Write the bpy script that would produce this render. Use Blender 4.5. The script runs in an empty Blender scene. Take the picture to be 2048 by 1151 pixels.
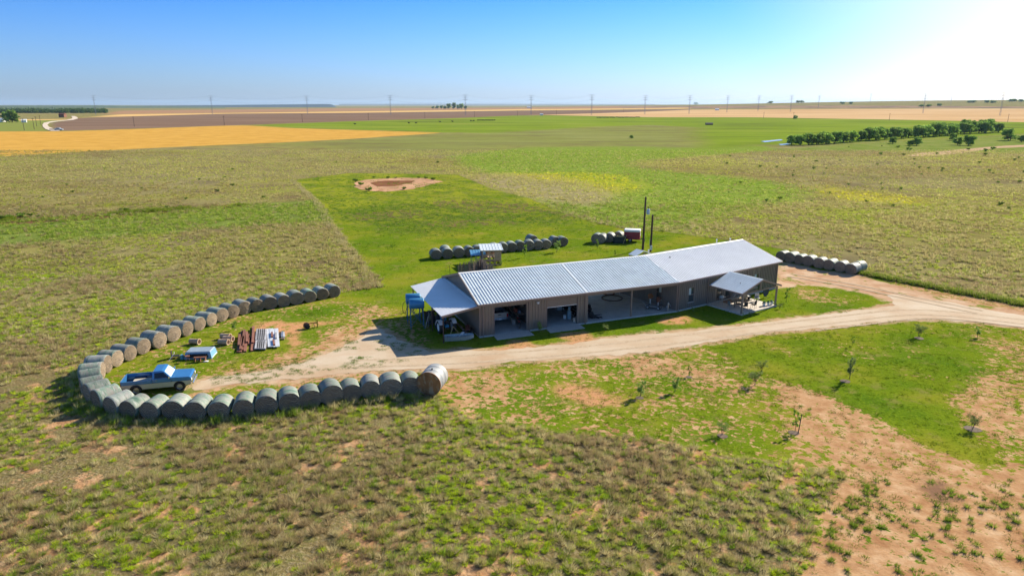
import bpy, bmesh, math, random
import numpy as np
from mathutils import Matrix, Vector
R = math.radians
rnd = random.Random(7)
rng = np.random.default_rng(11)
sc = bpy.context.scene
col = sc.collection
# ------------------------------------------------------------------ camera, sky, sun, exposure
H = 21.0; F = 1365.0; HY = 209.0
PITCH = math.atan((575.5 - HY) / F); CP, SP = math.cos(PITCH), math.sin(PITCH)
cd = bpy.data.cameras.new('camera'); cam = bpy.data.objects.new('camera', cd); col.objects.link(cam)
cam.location = (0, 0, H); cam.rotation_euler = (R(90) - PITCH, 0, 0)
cd.sensor_width = 36; cd.lens = 24; cd.clip_start = 0.5; cd.clip_end = 80000
sc.camera = cam
SUN_EL, SUN_AZ = 28.0, 47.0          # azimuth clockwise from +Y
w = bpy.data.worlds.new('World'); sc.world = w; w.use_nodes = True
wn = w.node_tree; wn.nodes.clear()
sky = wn.nodes.new('ShaderNodeTexSky'); sky.sky_type = 'NISHITA'; sky.sun_disc = False
sky.sun_elevation = R(SUN_EL); sky.sun_rotation = R(SUN_AZ)
sky.air_density = 1.3; sky.dust_density = 0.5; sky.ozone_density = 4.5; sky.altitude = 0
bg = wn.nodes.new('ShaderNodeBackground'); bg.inputs['Strength'].default_value = 0.122
wo = wn.nodes.new('ShaderNodeOutputWorld')
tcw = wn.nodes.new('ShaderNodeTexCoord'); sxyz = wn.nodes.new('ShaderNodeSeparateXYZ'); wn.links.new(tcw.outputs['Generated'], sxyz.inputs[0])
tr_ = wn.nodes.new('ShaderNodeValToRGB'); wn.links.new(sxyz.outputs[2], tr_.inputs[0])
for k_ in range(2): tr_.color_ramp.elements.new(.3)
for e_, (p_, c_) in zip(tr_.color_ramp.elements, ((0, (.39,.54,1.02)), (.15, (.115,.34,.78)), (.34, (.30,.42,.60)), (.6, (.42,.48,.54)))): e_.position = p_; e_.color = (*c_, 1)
# towards the sun the sky stays white
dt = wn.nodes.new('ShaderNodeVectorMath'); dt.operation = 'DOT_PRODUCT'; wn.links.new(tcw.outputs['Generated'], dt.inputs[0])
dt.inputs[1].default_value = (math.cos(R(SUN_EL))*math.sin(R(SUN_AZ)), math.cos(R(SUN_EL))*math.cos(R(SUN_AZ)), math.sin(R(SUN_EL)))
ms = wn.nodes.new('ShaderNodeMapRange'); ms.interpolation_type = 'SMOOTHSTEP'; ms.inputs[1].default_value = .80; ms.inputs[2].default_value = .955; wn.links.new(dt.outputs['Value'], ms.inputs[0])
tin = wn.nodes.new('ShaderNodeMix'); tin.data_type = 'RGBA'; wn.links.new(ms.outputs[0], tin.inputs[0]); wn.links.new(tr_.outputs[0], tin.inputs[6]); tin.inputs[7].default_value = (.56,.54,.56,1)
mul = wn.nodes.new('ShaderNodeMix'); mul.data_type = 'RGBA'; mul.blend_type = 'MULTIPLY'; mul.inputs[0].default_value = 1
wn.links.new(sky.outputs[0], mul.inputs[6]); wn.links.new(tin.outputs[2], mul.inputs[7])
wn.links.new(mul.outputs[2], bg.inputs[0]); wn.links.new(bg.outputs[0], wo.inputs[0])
sl = bpy.data.lights.new('sun', 'SUN'); sl.energy = 5.0; sl.angle = R(0.5); sl.color = (1.0, 0.90, 0.73)
so = bpy.data.objects.new('sun', sl); col.objects.link(so)
sd = Vector((math.cos(R(SUN_EL)) * math.sin(R(SUN_AZ)), math.cos(R(SUN_EL)) * math.cos(R(SUN_AZ)), math.sin(R(SUN_EL))))
so.rotation_euler = sd.to_track_quat('Z', 'Y').to_euler(); so.location = (60, 60, 60)
sc.view_settings.view_transform = 'Standard'; sc.view_settings.look = 'None'
sc.view_settings.exposure = .96; sc.view_settings.gamma = 1
sc.render.engine = 'CYCLES'
sc.cycles.max_bounces = 6; sc.cycles.volume_bounces = 0; sc.cycles.transparent_max_bounces = 8

# ------------------------------------------------------------------ terrain and un-projection helpers
def sstep(a, b, x):
    t = np.clip((x - a) / (b - a), 0, 1); return t * t * (3 - 2 * t)
def terr(x, y):
    r = np.hypot(x, y); az = np.degrees(np.arctan2(x, y))
    z = sstep(1100, 4500, r) * 43 * sstep(-4, 36, az)
    return z
def at(px, py, z=0.0):
    a = (px - 1024) / F; b = (py - 575.5) / F
    rx, ry, rz = a, CP - b * SP, -(SP + b * CP)
    if rz < -1e-6:
        t = (z - H) / rz
        if t * ry < 900: return Vector((rx * t, ry * t, z))
    t = 800.0
    while t < 14000:
        if H + rz * t <= float(terr(rx * t, ry * t)): break
        t *= 1.01
    return Vector((rx * t, ry * t, float(terr(rx * t, ry * t))))
def hgrid(n, seed):
    return np.random.default_rng(seed).random((n, n))
_G = [hgrid(64, s) for s in range(6)]
def vnoise(x, y, scale, s=0):
    g = _G[s % 6]; n = 64
    u = np.asarray(x) * scale + s * 17.3; v = np.asarray(y) * scale + s * 5.1
    i = np.floor(u).astype(int); j = np.floor(v).astype(int); fu = u - i; fv = v - j
    fu = fu * fu * (3 - 2 * fu); fv = fv * fv * (3 - 2 * fv)
    a = g[i % n, j % n]; b = g[(i + 1) % n, j % n]; c = g[i % n, (j + 1) % n]; d = g[(i + 1) % n, (j + 1) % n]
    return a * (1 - fu) * (1 - fv) + b * fu * (1 - fv) + c * (1 - fu) * fv + d * fu * fv
def fbm(x, y, scale, s=0):
    return (vnoise(x, y, scale, s) + 0.5 * vnoise(x, y, scale * 2.1, s + 1) + 0.25 * vnoise(x, y, scale * 4.3, s + 2)) / 1.75
def sdf(poly, x, y):
    x = np.asarray(x, float); y = np.asarray(y, float)
    d2 = np.full(x.shape, 1e18); ins = np.zeros(x.shape, bool); n = len(poly)
    for i in range(n):
        x0, y0 = poly[i]; x1, y1 = poly[(i + 1) % n]
        ex, ey = x1 - x0, y1 - y0; L = ex * ex + ey * ey + 1e-12
        t = np.clip(((x - x0) * ex + (y - y0) * ey) / L, 0, 1)
        d2 = np.minimum(d2, (x - x0 - t * ex) ** 2 + (y - y0 - t * ey) ** 2)
        if y0 != y1:
            c = ((y0 > y) != (y1 > y)) & (x < (x1 - x0) * (y - y0) / (y1 - y0) + x0)
            ins ^= c
    return np.where(ins, 1, -1) * np.sqrt(d2)
def W(pts): return [tuple(at(*p)[:2]) for p in pts]

# zones of the ground, outlines walked along the ground
Z = {}
Z['yard'] = W([(590,360),(700,346),(915,349),(985,378),(1060,397),(1140,432),(1250,458),(1330,463),(1440,478),(1560,497),(1725,545),
 (1850,572),(2060,607),(2300,660),(2600,1000),(2600,1500),(1400,1500),(1590,1150),(1640,1000),(1700,948),(1560,926),(1420,905),(1320,885),
 (1200,872),(1080,862),(960,838),(895,812),(860,772),(700,790),(560,820),(400,832),(260,830),(215,810),(175,775),(165,745),(190,722),
 (235,705),(290,680),(370,655),(460,622),(560,596),(690,583),(765,573),(705,495),(660,435),(640,405)])
Z['wheat'] = W([(-300,262),(125,263),(290,257.5),(445,251.5),(500,251),(580,256),(700,260),(870,264.5),(882,266),(700,278),(560,285),(350,294),(150,304),(0,313),(-300,327)])
Z['green'] = W([(500,250.5),(700,243),(930,236),(1000,232),(1100,231),(1300,235),(1500,235),(1800,240),(2060,245),(2400,250),(2400,262),(2060,268),(1990,272),(1800,280),(1640,290),(1540,290),(1400,300),(1390,255),(1300,250),(1190,254),(980,266),(870,265),(700,259),(580,256)])
Z['plow'] = W([(110,262),(100,245),(150,236.5),(450,227.5),(700,226),(1040,221.5),(1380,218.5),(1380,222),(1040,231),(930,235.5),(700,242.5),(500,249.5),(290,256.5)])
Z['gold'] = W([(-300,240),(0,240),(140,238),(240,229),(700,223),(1040,218.5),(1380,215.5),(1380,217.5),(1040,221),(700,226),(450,227.5),(150,236),(100,244),(-300,246)])
Z['tan'] = W([(1040,231),(1380,219.5),(2060,217.5),(2400,217),(2400,249),(2060,244.5),(1800,239.5),(1500,235),(1300,234.5),(1100,230.5)])
Z['brown'] = W([(200,230),(240,221.5),(700,216.5),(1200,213),(1400,213),(1400,215),(1040,218),(700,222.5),(240,228.5)])
Z['far'] = W([(1240,213.5),(1380,212.5),(2060,214),(2400,214),(2400,217),(2060,217),(1380,217.5),(1240,216)])
Z['lefth'] = W([(-300,246),(140,240),(100,246),(85,256),(120,262),(0,263),(-300,264)])
Z['swath'] = W([(900,312),(1050,294),(1250,292),(1400,295),(1530,292),(1560,300),(1400,312),(1270,322),(1260,332),(1330,342),(1450,352),(1540,362),(1620,380),(1590,400),(1450,425),(1340,460),(1250,458),(1140,430),(1060,395),(980,350),(930,332)])
Z['ditch'] = W([(-300,452),(0,440),(300,425),(500,408),(640,400),(700,440),(640,445),(450,455),(200,478),(0,490),(-300,510)])
Z['gully'] = W([(-300,452),(0,436),(200,427),(400,413),(490,407),(485,414),(300,431),(100,445),(0,450),(-300,470)])
Z['yellow'] = W([(1010,346),(1150,345),(1240,350),(1290,374),(1230,388),(1150,366),(1060,358)])
Z['yellow2'] = W([(1635,372),(1740,385),(1850,398),(1830,410),(1700,402),(1640,385)])
Z['swale'] = W([(690,425),(830,405),(960,402),(1060,409),(1150,434),(1110,450),(960,450),(850,470),(760,462)])
Z['tanp'] = W([(918,350),(1010,346),(1110,350),(1170,362),(1235,378),(1225,400),(1180,412),(1100,402),(1060,396),(985,376)])
Z['pasture'] = W([(560,288),(880,268),(1190,255),(1300,251),(1400,258),(1400,296),(1250,292),(1050,293),(900,308),(700,300)])
Z['rightp'] = W([(1540,300),(1640,292),(1800,282),(2060,270),(2400,262),(2400,300),(2060,305),(1800,303),(1640,302)])
Z['creek'] = W([(1790,313),(1840,306),(1910,300),(1960,295),(2060,288),(2060,293),(1985,297),(1930,305),(1880,311)])
Z['apron'] = W([(1553,576),(1553,540),(1562,522),(1640,540),(1716,548),(1750,560),(1870,590),(1901,598),(2060,625),(2060,634),(1900,612),(1786,612),(1749,592),(1714,584),(1674,576),(1615,570)])
Z['scar1'] = W([(1314,640),(1335,634),(1375,632),(1382,640),(1365,648),(1325,648)])
Z['scar2'] = W([(1100,772),(1140,764),(1180,775),(1250,800),(1235,810),(1180,812),(1120,790)])
Z['scar3'] = W([(560,650),(600,645),(700,640),(590,660)])
Z['door1'] = W([(1012,682),(1050,678),(1072,692),(1090,702),(1000,702),(985,700),(1018,694)])
Z['door2'] = W([(1112,670),(1165,661),(1190,676),(1200,690),(1110,700),(1140,682)])
Z['scar4'] = W([(1850,960),(1900,965),(1915,990),(1880,1005),(1840,985)])
Z['scar5'] = W([(510,645),(560,640),(600,655),(602,690),(585,700),(575,672),(510,662)])
DRIVE = W([(2400,668),(2048,630),(1982,621),(1901,604),(1850,598),(1800,590),(1770,588),(1790,600),(1786,609),(1741,618),(1660,628),(1580,638),(1500,648),
 (1400,660),(1359,663),(1300,667),(1242,673),(1195,679),(1160,684),(1067,694),(1000,700),(930,700),(864,703),(825,692),(790,676),(765,655),(746,656),(721,678),(663,701),(606,724),(525,741),
 (450,752),(397,761),(384,776),(389,780),(460,768),(590,758),(668,748),(746,740),(851,737),(930,736),(1000,726),(1110,717),(1240,709),(1320,700),(1400,687),(1500,669),
 (1567,662.5),(1634,657),(1727,646),(1794,640),(1874,639),(1955,644),(2048,656),(2400,700)])
# how much of the mown yard is covered by grass
COVER = [(W([(215,810),(165,745),(300,680),(560,596),(720,580),(860,640),(885,800),(560,830)]), 0.74),
 (W([(380,790),(450,740),(600,700),(680,650),(720,600),(830,640),(860,700),(840,745),(600,780)]), 0.50),
 (W([(700,800),(890,735),(1150,712),(1400,690),(1500,720),(1620,780),(1700,950),(1500,930),(1300,890),(1000,850)]), 0.63),
 (W([(890,740),(1010,745),(1010,800),(930,830),(880,810)]), 0.42),
 (W([(1200,712),(1330,715),(1470,735),(1440,765),(1290,748)]), 0.42),
 (W([(1230,880),(1400,830),(1560,820),(1660,830),(1700,945),(1420,905)]), 0.66),
 (W([(1400,690),(1560,665),(1800,640),(1900,642),(2060,662),(2060,760),(1960,750),(1900,790),(1760,745),(1620,760),(1500,720)]), 0.86),
 (W([(1560,765),(1650,780),(1705,812),(1640,835),(1580,810)]), 0.22),
 (W([(1600,850),(1690,820),(1760,830),(1880,900),(2000,935),(2060,830),(2400,800),(2600,1500),(1400,1500),(1590,1150),(1640,1000),(1700,948),(1600,915)]), 0.26),
 (W([(1880,790),(1960,745),(2100,740),(2200,900),(2060,960),(1960,880)]), 0.47),
 (W([(1600,840),(1720,820),(1900,915),(2000,938),(1950,965),(1700,952),(1600,915)]), 0.36),
 (W([(1930,640),(2100,655),(2100,730),(1960,730)]), 0.6),
 (W([(1440,690),(1520,690),(1660,765),(1760,800),(1850,850),(2000,925),(1960,932),(1840,880),(1700,805),(1600,768),(1500,730)]), 1.0),
 (W([(1730,548),(1850,575),(2100,615),(2100,650),(1900,606)]), 0.42),
 (W([(1580,575),(1680,578),(1740,600),(1680,612),(1600,600)]), 0.62)]
def cover(x, y):
    c = np.full(np.shape(x), 1.0)
    for poly, v in COVER:
        m = sstep(-1.2, 1.2, sdf(poly, x, y)); c = c * (1 - m) + v * m
    return c

# ------------------------------------------------------------------ tagging and mesh building
def tag(o, label=None, cat=None, group=None, kind=None):
    if label: o['label'] = label
    if cat: o['category'] = cat
    if group: o['group'] = group
    if kind: o['kind'] = kind
    return o
def empty(name, loc, rz=0, label=None, cat=None, group=None):
    o = bpy.data.objects.new(name, None); col.objects.link(o)
    o.location = loc; o.rotation_euler = (0, 0, rz); o.empty_display_size = 0.3
    return tag(o, label, cat, group)
class MB:
    def __init__(s, M=None): s.v = []; s.f = []; s.M = M or Matrix()
    def add(s, vs, fs):
        b = len(s.v); s.v += [tuple(s.M @ Vector(p)) for p in vs]; s.f += [tuple(b + i for i in f) for f in fs]; return s
    def box(s, x0, x1, y0, y1, z0, z1):
        return s.add([(x0,y0,z0),(x1,y0,z0),(x1,y1,z0),(x0,y1,z0),(x0,y0,z1),(x1,y0,z1),(x1,y1,z1),(x0,y1,z1)],
                     [(0,3,2,1),(4,5,6,7),(0,1,5,4),(1,2,6,5),(2,3,7,6),(3,0,4,7)])
    def tube(s, p0, p1, r0, r1=None, n=8, caps=True):
        p0 = Vector(p0); p1 = Vector(p1); r1 = r0 if r1 is None else r1
        d = (p1 - p0); q = d.to_track_quat('Z', 'Y') if d.length > 1e-9 else Vector((0,0,1)).to_track_quat('Z','Y')
        vs = []
        for p, r in ((p0, r0), (p1, r1)):
            for k in range(n):
                a = 2 * math.pi * k / n; vs.append(tuple(p + q @ Vector((r * math.cos(a), r * math.sin(a), 0))))
        fs = [(k, (k + 1) % n, n + (k + 1) % n, n + k) for k in range(n)]
        if caps: fs += [tuple(reversed(range(n))), tuple(range(n, 2 * n))]
        return s.add(vs, fs)
    def path(s, pts, r, n=6):
        for a, b in zip(pts[:-1], pts[1:]): s.tube(a, b, r, r, n)
        return s
    def prism(s, poly, a0, a1, ax='y'):
        n = len(poly)
        def P(u, v, a): return {'y': (u, a, v), 'x': (a, u, v), 'z': (u, v, a)}[ax]
        vs = [P(u, v, a0) for u, v in poly] + [P(u, v, a1) for u, v in poly]
        fs = [tuple(range(n)), tuple(reversed(range(n, 2 * n)))] + [(k, n + k, n + (k + 1) % n, (k + 1) % n) for k in range(n)]
        return s.add(vs, fs)
    def lathe(s, prof, c=(0,0,0), ax='y', n=24):
        # prof: list of (radius, position along the axis)
        vs = []
        for r, a in prof:
            for k in range(n):
                t = 2 * math.pi * k / n; u, v = r * math.cos(t), r * math.sin(t)
                p = {'y': (u, a, v), 'z': (u, v, a), 'x': (a, u, v)}[ax]
                vs.append((p[0] + c[0], p[1] + c[1], p[2] + c[2]))
        fs = []
        for j in range(len(prof) - 1):
            for k in range(n): fs.append((j*n+k, j*n+(k+1)%n, (j+1)*n+(k+1)%n, (j+1)*n+k))
        return s.add(vs, fs)
    def blob(s, c, r, seed=0, n=10, m=7, amp=0.25):
        rr = random.Random(seed); vs = []; fs = []
        for j in range(m + 1):
            ph = math.pi * j / m
            for k in range(n):
                t = 2 * math.pi * k / n; q = 1 + amp * (rr.random() - .5) * 2
                vs.append((c[0] + r[0]*q*math.sin(ph)*math.cos(t), c[1] + r[1]*q*math.sin(ph)*math.sin(t), c[2] + r[2]*q*math.cos(ph)))
        for j in range(m):
            for k in range(n): fs.append((j*n+k, (j+1)*n+k, (j+1)*n+(k+1)%n, j*n+(k+1)%n))
        return s.add(vs, fs)
    def build(s, name, mat, parent=None, smooth=False, bevel=0, loc=None):
        me = bpy.data.meshes.new(name); me.from_pydata(s.v, [], s.f); me.materials.append(mat)
        bm = bmesh.new(); bm.from_mesh(me); bmesh.ops.recalc_face_normals(bm, faces=bm.faces)
        if bevel:
            es = [e for e in bm.edges if len(e.link_faces) == 2 and e.calc_face_angle(0) > 0.6]
            bmesh.ops.bevel(bm, geom=es, offset=bevel, segments=2, affect='EDGES', clamp_overlap=True)
        bm.to_mesh(me); bm.free()
        if smooth:
            me.polygons.foreach_set('use_smooth', [True] * len(me.polygons))
            try: me.set_sharp_from_angle(angle=R(40))
            except Exception: pass
        o = bpy.data.objects.new(name, me); col.objects.link(o)
        if parent: o.parent = parent
        if loc is not None: o.location = loc
        return o
def npmesh(name, verts, tris, mat, cols=None):
    me = bpy.data.meshes.new(name); nv, nt = len(verts), len(tris)
    me.vertices.add(nv); me.vertices.foreach_set('co', np.asarray(verts, np.float32).ravel())
    k = tris.shape[1]
    me.loops.add(nt * k); me.loops.foreach_set('vertex_index', np.asarray(tris, np.int32).ravel())
    me.polygons.add(nt); me.polygons.foreach_set('loop_start', np.arange(0, nt * k, k, dtype=np.int32))
    me.polygons.foreach_set('loop_total', np.full(nt, k, np.int32))
    me.update(calc_edges=True)
    if cols is not None:
        a = me.color_attributes.new('col', 'FLOAT_COLOR', 'POINT')
        c4 = np.ones((nv, 4), np.float32); c4[:, :3] = cols; a.data.foreach_set('color', c4.ravel())
    me.materials.append(mat)
    o = bpy.data.objects.new(name, me); col.objects.link(o); return o
def copy_tree(o, parent=None):
    c = o.copy(); col.objects.link(c); c.parent = parent
    for ch in list(o.children): copy_tree(ch, c)
    return c

# ------------------------------------------------------------------ materials
class NG:
    def __init__(s, mat): s.t = mat.node_tree; s.N = s.t.nodes; s.L = s.t.links
    def n(s, typ, **k):
        x = s.N.new(typ)
        for a, b in k.items(): setattr(x, a, b)
        return x
    def put(s, node, i, v):
        if isinstance(v, bpy.types.NodeSocket): s.L.new(v, node.inputs[i])
        elif isinstance(v, (tuple, list)): node.inputs[i].default_value = (*v, 1) if len(v) == 3 and node.inputs[i].type == 'RGBA' else v
        else: node.inputs[i].default_value = v
    def math(s, op, a, b=0.0, clamp=False):
        m = s.n('ShaderNodeMath', operation=op, use_clamp=clamp); s.put(m, 0, a); s.put(m, 1, b); return m.outputs[0]
    def mix(s, f, a, b):
        m = s.n('ShaderNodeMix', data_type='RGBA'); s.put(m, 0, f); s.put(m, 6, a); s.put(m, 7, b); return m.outputs[2]
    def noise(s, vec, scale, detail=4, rough=.55, dist=0):
        m = s.n('ShaderNodeTexNoise'); s.put(m, 'Vector', vec); s.put(m, 'Scale', scale); s.put(m, 'Detail', detail)
        s.put(m, 'Roughness', rough); s.put(m, 'Distortion', dist); return m.outputs['Fac']
    def ramp(s, f, stops):
        m = s.n('ShaderNodeValToRGB'); e = m.color_ramp.elements
        while len(e) < len(stops): e.new(.5)
        for i, (p, c) in enumerate(stops): e[i].position = p; e[i].color = (*c, 1)
        s.put(m, 0, f); return m.outputs[0]
    def sm(s, v, a, b):
        m = s.n('ShaderNodeMapRange', interpolation_type='SMOOTHSTEP'); s.put(m, 0, v); s.put(m, 1, a); s.put(m, 2, b)
        m.inputs[3].default_value = 0; m.inputs[4].default_value = 1; return m.outputs[0]
    def mapv(s, vec, scale=(1,1,1), rot=(0,0,0)):
        m = s.n('ShaderNodeMapping'); s.put(m, 0, vec); m.inputs['Scale'].default_value = scale; m.inputs['Rotation'].default_value = rot; return m.outputs[0]
MATS = {}
def mat(name, c, rough=.7, metal=0.0, var=.18, scale=3.0, c2=None, c2amt=.5, spec=.4, bump=0.0, bscale=20, vs=(1,1,1), rand=0.0, alpha=1.0, trans=0.0, coat=0.0):
    if name in MATS: return MATS[name]
    m = bpy.data.materials.new(name); m.use_nodes = True; g = NG(m); b = g.N['Principled BSDF']
    tc = g.n('ShaderNodeTexCoord').outputs['Object']; v = g.mapv(tc, vs)
    nz = g.noise(v, scale, 5, .6)
    lo = tuple(x * (1 - var) for x in c); hi = tuple(min(1, x * (1 + var)) for x in c)
    cc = g.ramp(nz, [(.3, lo), (.7, hi)])
    if c2: cc = g.mix(g.sm(g.noise(v, scale * 2.3, 6, .65), 1 - c2amt - .08, 1 - c2amt + .08), cc, c2)
    if rand:
        oi = g.n('ShaderNodeObjectInfo').outputs['Random']
        hv = g.n('ShaderNodeHueSaturation'); g.put(hv, 'Color', cc); g.put(hv, 'Value', g.math('ADD', g.math('MULTIPLY', oi, rand * 2), 1 - rand)); cc = hv.outputs[0]
    g.L.new(cc, b.inputs['Base Color'])
    b.inputs['Roughness'].default_value = rough; b.inputs['Metallic'].default_value = metal
    b.inputs['Specular IOR Level'].default_value = spec
    b.inputs['Coat Weight'].default_value = coat
    if trans: b.inputs['Transmission Weight'].default_value = trans
    if bump:
        bp = g.n('ShaderNodeBump'); bp.inputs['Strength'].default_value = bump; bp.inputs['Distance'].default_value = .02
        g.put(bp, 'Height', g.noise(v, bscale, 4)); g.L.new(bp.outputs[0], b.inputs['Normal'])
    MATS[name] = m; return m
def leafmat(name, tr=.4, hue=0.0):
    m = bpy.data.materials.new(name); m.use_nodes = True; g = NG(m); g.N.clear()
    a = g.n('ShaderNodeVertexColor'); a.layer_name = 'col'
    oi = g.n('ShaderNodeObjectInfo').outputs['Random']
    hv = g.n('ShaderNodeHueSaturation'); g.put(hv, 'Color', a.outputs[0]); g.put(hv, 'Value', g.math('ADD', g.math('MULTIPLY', oi, .35), .8))
    d = g.n('ShaderNodeBsdfDiffuse'); t = g.n('ShaderNodeBsdfTranslucent'); x = g.n('ShaderNodeMixShader'); o = g.n('ShaderNodeOutputMaterial')
    g.L.new(hv.outputs[0], d.inputs[0]); g.L.new(hv.outputs[0], t.inputs[0]); x.inputs[0].default_value = tr
    g.L.new(d.outputs[0], x.inputs[1]); g.L.new(t.outputs[0], x.inputs[2]); g.L.new(x.outputs[0], o.inputs[0]); return m
M_leaf = leafmat('foliage'); M_grass = leafmat('grass_blades', .45)

def ground_material():
    m = bpy.data.materials.new('ground'); m.use_nodes = True; g = NG(m); b = g.N['Principled BSDF']
    pos = g.n('ShaderNodeNewGeometry').outputs['Position']
    def att(n):
        a = g.n('ShaderNodeAttribute'); a.attribute_name = n; return a.outputs['Fac']
    n_big = g.noise(pos, .012, 5, .6); n_mid = g.noise(pos, .09, 5, .62); n_clump = g.noise(pos, 1.3, 4, .65); n_fine = g.noise(pos, 5, 4, .7)
    n_m2 = g.noise(g.mapv(pos, (1, 1, 1), (0, 0, .7)), .35, 5, .65)
    n_rag = g.noise(pos, .5, 6, .75)
    def msk(name, amp, wdt, nz=None):
        s_ = g.math('ADD', att(name), g.math('MULTIPLY', g.math('SUBTRACT', nz if nz is not None else n_rag, .5), amp))
        return g.sm(s_, -wdt, wdt)
    # rough prairie: straw, olive, brown seed heads, red soil between
    pr = g.ramp(n_mid, [(.36, (.17,.125,.062)), (.46, (.22,.185,.062)), (.56, (.27,.24,.075)), (.66, (.22,.235,.045))])
    pr = g.mix(g.sm(n_big, .42, .6), pr, g.ramp(n_mid, [(.35, (.185,.15,.08)), (.65, (.30,.26,.11))]))
    pr = g.mix(g.math('MULTIPLY', g.sm(n_clump, .54, .66), .75), pr, (.15,.19,.035))
    pr = g.mix(g.math('MULTIPLY', g.sm(n_fine, .54, .68), .55), pr, (.30,.27,.15))
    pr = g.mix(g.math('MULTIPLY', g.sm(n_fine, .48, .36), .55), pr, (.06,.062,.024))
    near = att('near')
    soil = g.ramp(g.noise(pos, .8, 6, .7), [(.35, (.33,.17,.08)), (.52, (.45,.265,.135)), (.68, (.56,.375,.22))])
    litter = g.mix(g.sm(n_fine, .46, .62), g.ramp(n_mid, [(.38, (.17,.12,.055)), (.6, (.185,.15,.06))]), (.27,.22,.12))
    litter = g.mix(g.math('MULTIPLY', g.sm(n_clump, .5, .6), .5), litter, (.16,.17,.045))
    pr = g.mix(near, pr, g.mix(g.sm(n_m2, .53, .6), litter, soil))
    c = pr
    # greener swaths
    sw = g.ramp(n_m2, [(.38, (.13,.22,.018)), (.52, (.20,.29,.028)), (.64, (.27,.28,.08))])
    sw = g.mix(g.math('MULTIPLY', g.sm(n_fine, .5, .66), .5), sw, (.31,.29,.17))
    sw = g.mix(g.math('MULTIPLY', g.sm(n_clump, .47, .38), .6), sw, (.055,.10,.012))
    c = g.mix(g.math('MULTIPLY', msk('swath', 14, 6), .95), c, sw)
    c = g.mix(g.math('MULTIPLY', msk('tanp', 14, 5), .85), c, g.ramp(n_m2, [(.4, (.26,.215,.10)), (.6, (.33,.27,.15))]))
    dg = g.ramp(n_m2, [(.4, (.10,.17,.02)), (.6, (.17,.24,.04))])
    dg = g.mix(g.math('MULTIPLY', g.sm(n_fine, .5, .6), .4), dg, (.27,.26,.12))
    c = g.mix(g.math('MULTIPLY', msk('ditch', 9, 3), .85), c, dg)
    c = g.mix(msk('gully', 1.6, .5), c, g.ramp(n_m2, [(.42, (.035,.06,.012)), (.5, (.20,.10,.055)), (.62, (.045,.075,.015))]))
    yl = g.math('MULTIPLY', g.math('MAXIMUM', msk('yellow', 24, 8), msk('yellow2', 24, 6)), g.sm(n_clump, .42, .52))
    c = g.mix(g.math('MULTIPLY', yl, .6), c, (.46,.42,.012))
    c = g.mix(g.math('MULTIPLY', msk('pasture', 60, 25, n_mid), .75), c, g.ramp(g.noise(g.mapv(pos, (.3, 1, 1)), .03, 6, .65), [(.36, (.15,.14,.06)), (.5, (.19,.22,.055)), (.64, (.24,.26,.08))]))
    c = g.mix(g.math('MULTIPLY', msk('rightp', 14, 8), .85), c, g.ramp(n_mid, [(.4, (.14,.21,.03)), (.6, (.21,.24,.06))]))
    c = g.mix(msk('creek', 8, 1.5), c, (.48,.33,.21))
    # mown yard
    lawn = g.ramp(g.noise(pos, .12, 5, .6), [(.34, (.075,.145,.008)), (.5, (.13,.185,.010)), (.64, (.21,.215,.02))])
    pondside = g.sm(g.n('ShaderNodeSeparateXYZ').outputs[1], 0, 1)
    sx = g.n('ShaderNodeSeparateXYZ'); g.put(sx, 0, pos)
    lawn = g.mix(g.math('MULTIPLY', g.sm(sx.outputs[1], 105, 150), g.sm(n_mid, .40, .56)), lawn, (.25,.27,.02))
    lawn = g.mix(g.math('MULTIPLY', g.sm(n_fine, .48, .66), .45), lawn, (.22,.30,.02))
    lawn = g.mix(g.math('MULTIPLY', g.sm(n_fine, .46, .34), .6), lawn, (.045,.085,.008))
    roughyd = g.math('MULTIPLY', g.sm(sx.outputs[1], 116, 126), g.sm(n_m2, .48, .58))
    lawn = g.mix(g.math('MULTIPLY', roughyd, .8), lawn, g.ramp(n_clump, [(.4, (.05,.10,.012)), (.5, (.14,.20,.02)), (.62, (.24,.19,.08))]))
    lawn = g.mix(g.math('MULTIPLY', g.sm(g.noise(g.mapv(pos, (1,1,1), (0,0,.3)), .5, 6, .72), .52, .66), .45), lawn, (.27,.20,.08))
    sw2 = g.math('MULTIPLY', msk('swale', 12, 3), g.sm(n_m2, .40, .52))
    lawn = g.mix(g.math('MULTIPLY', sw2, .75), lawn, g.ramp(n_clump, [(.42, (.05,.09,.012)), (.54, (.10,.16,.02)), (.64, (.22,.13,.07))]))
    n_cl2 = g.math('ADD', g.math('MULTIPLY', g.noise(g.mapv(pos, (1,1,1), (0,0,.5)), 1.9, 5, .72), .72), g.math('MULTIPLY', g.noise(pos, .22, 3), .28))
    cov = g.math('ADD', g.math('MULTIPLY', g.math('SUBTRACT', att('cover'), .5), .30), g.math('ADD', .5, g.math('MULTIPLY', g.sm(att('cover'), .9, 1.0), .2)))
    gm = g.sm(g.math('SUBTRACT', cov, n_cl2), -.012, .03)
    yd = g.mix(gm, soil, lawn)
    c = g.mix(msk('yard', 1.8, .35), c, yd)
    drt = g.ramp(g.noise(pos, .35, 6, .7), [(.35, (.40,.225,.125)), (.52, (.50,.33,.21)), (.66, (.58,.43,.30))])
    drt = g.mix(g.math('MULTIPLY', g.sm(n_m2, .56, .62), .85), drt, lawn)
    c = g.mix(msk('apron', 3.5, .5), c, drt)
    fr_ = g.sm(g.math('ADD', att('drv'), g.math('MULTIPLY', g.math('SUBTRACT', n_rag, .5), 3.2)), -.9, -.3)
    c = g.mix(g.math('MULTIPLY', fr_, .85), c, drt)
    org = g.ramp(n_fine, [(.35, (.42,.20,.09)), (.6, (.55,.30,.15))])
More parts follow.
